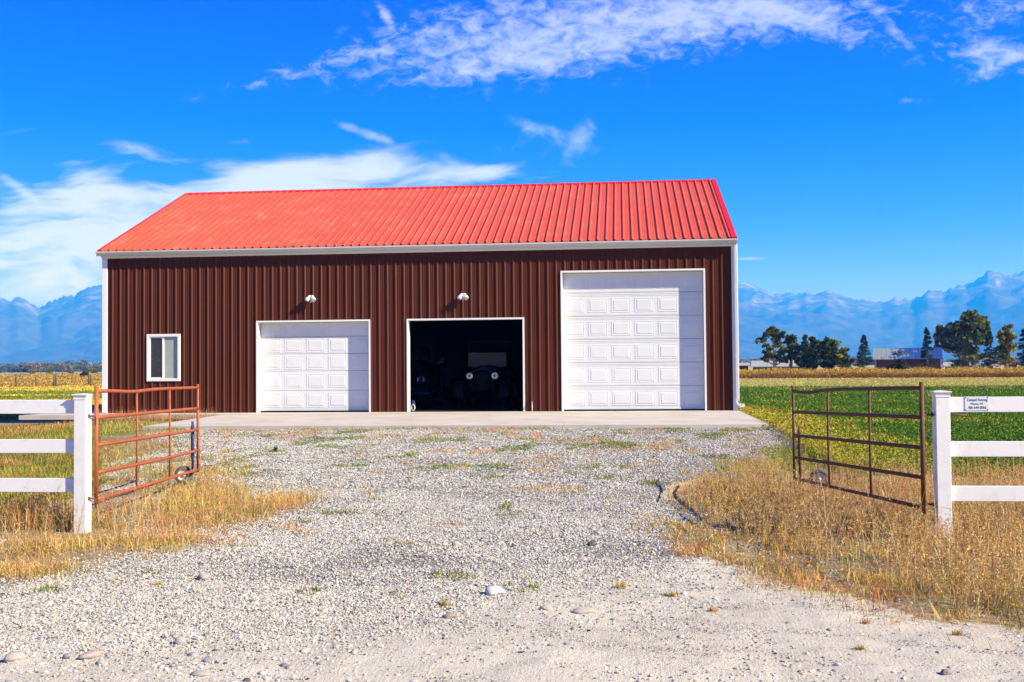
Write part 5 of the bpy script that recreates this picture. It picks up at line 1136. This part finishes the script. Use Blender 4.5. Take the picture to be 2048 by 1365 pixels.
nn_ = q.noise(g.outputs['Position'], .0035, 8, .68); hi = q.smooth(q.math('ADD', sp2.outputs[2], q.math('MULTIPLY', nn_, 900.)), 800., 1250.)
rockc = q.mix(q.smooth(q.noise(g.outputs['Position'], .012, 6, .7), .35, .65), (.26,.22,.20), (.10,.10,.11)); forest = q.mix(q.smooth(q.noise(g.outputs['Position'], .01, 6, .7), .4, .6), (.035,.040,.036), (.060,.058,.045))
q.l(q.mix(q.math('MULTIPLY', hi, q.smooth(nn_, .45, .58)), forest, rockc), bs.inputs['Base Color']); bs.inputs['Roughness'].default_value = 1.; bs.inputs['Specular IOR Level'].default_value = 0.
bk_ = [(-2600,640),(-1400,590),(-600,610),(-200,585),(0,599),(18,603),(35,596),(50,602),(62,608),(80,617),(95,605),(103,602),(115,603),(128,595),(145,593),(300,585),(600,560),(900,590),(1200,570),(1475,569),(1487,569),(1505,575),(1530,583),(1545,590),(1565,590),(1580,587),(1600,590),(1612,585),(1630,588),(1655,585),(1675,591),(1700,599),(1730,603),(1762,607),(1790,599),(1815,601),(1827,603),(1840,592),(1855,584),(1870,583),(1888,586),(1900,579),(1925,572),(1935,572),(1950,563),(1975,545),(1990,546),(2010,551),(2025,551),(2048,543),(2150,530),(2600,570),(3400,600),(4600,650)]
ridge('mountains', bk_, 11000, 5200, 13000, mm, 3.3)
ridge('mountains', [(-2600,720),(-900,700),(-300,690),(0,655),(20,650),(50,635),(77,620),(100,612),(125,605),(150,592),(165,580),(180,574),(205,572),(300,560),(450,575),(600,600),(900,640),(1200,690),(1350,745),(4600,760)], 10500, 5500, 11500, mm, 11.7, .10, (-2600, 1500))
ridge('mountains', [(-2600,760),(1500,745),(1700,720),(1765,695),(1840,650),(1900,627),(1990,600),(2048,575),(2200,540),(2700,580),(4600,640)], 9800, 5200, 11000, mm, 23.1, .10, (1400, 4600))

# ------------------------------------------------------------------ haze
s = MB(); s.box((-14000, -14000, -8.), (14000, 14500, 1180.)); hz = s.mesh('haze'); hm = bpy.data.materials.new('haze'); hm.use_nodes = True; nt = hm.node_tree; nt.nodes.clear(); q = NB(nt)
pv = q.n('ShaderNodeVolumePrincipled'); pv.inputs['Color'].default_value = (.012,.25,1.,1); pv.inputs['Absorption Color'].default_value = (1,1,1,1); pv.inputs['Density'].default_value = 1.95e-4; pv.inputs['Anisotropy'].default_value = .0
oo = q.n('ShaderNodeOutputMaterial'); q.l(pv.outputs[0], oo.inputs['Volume'])
link('haze', hz, hm, kind='stuff', label='thin blue haze in the valley air', cat='haze')
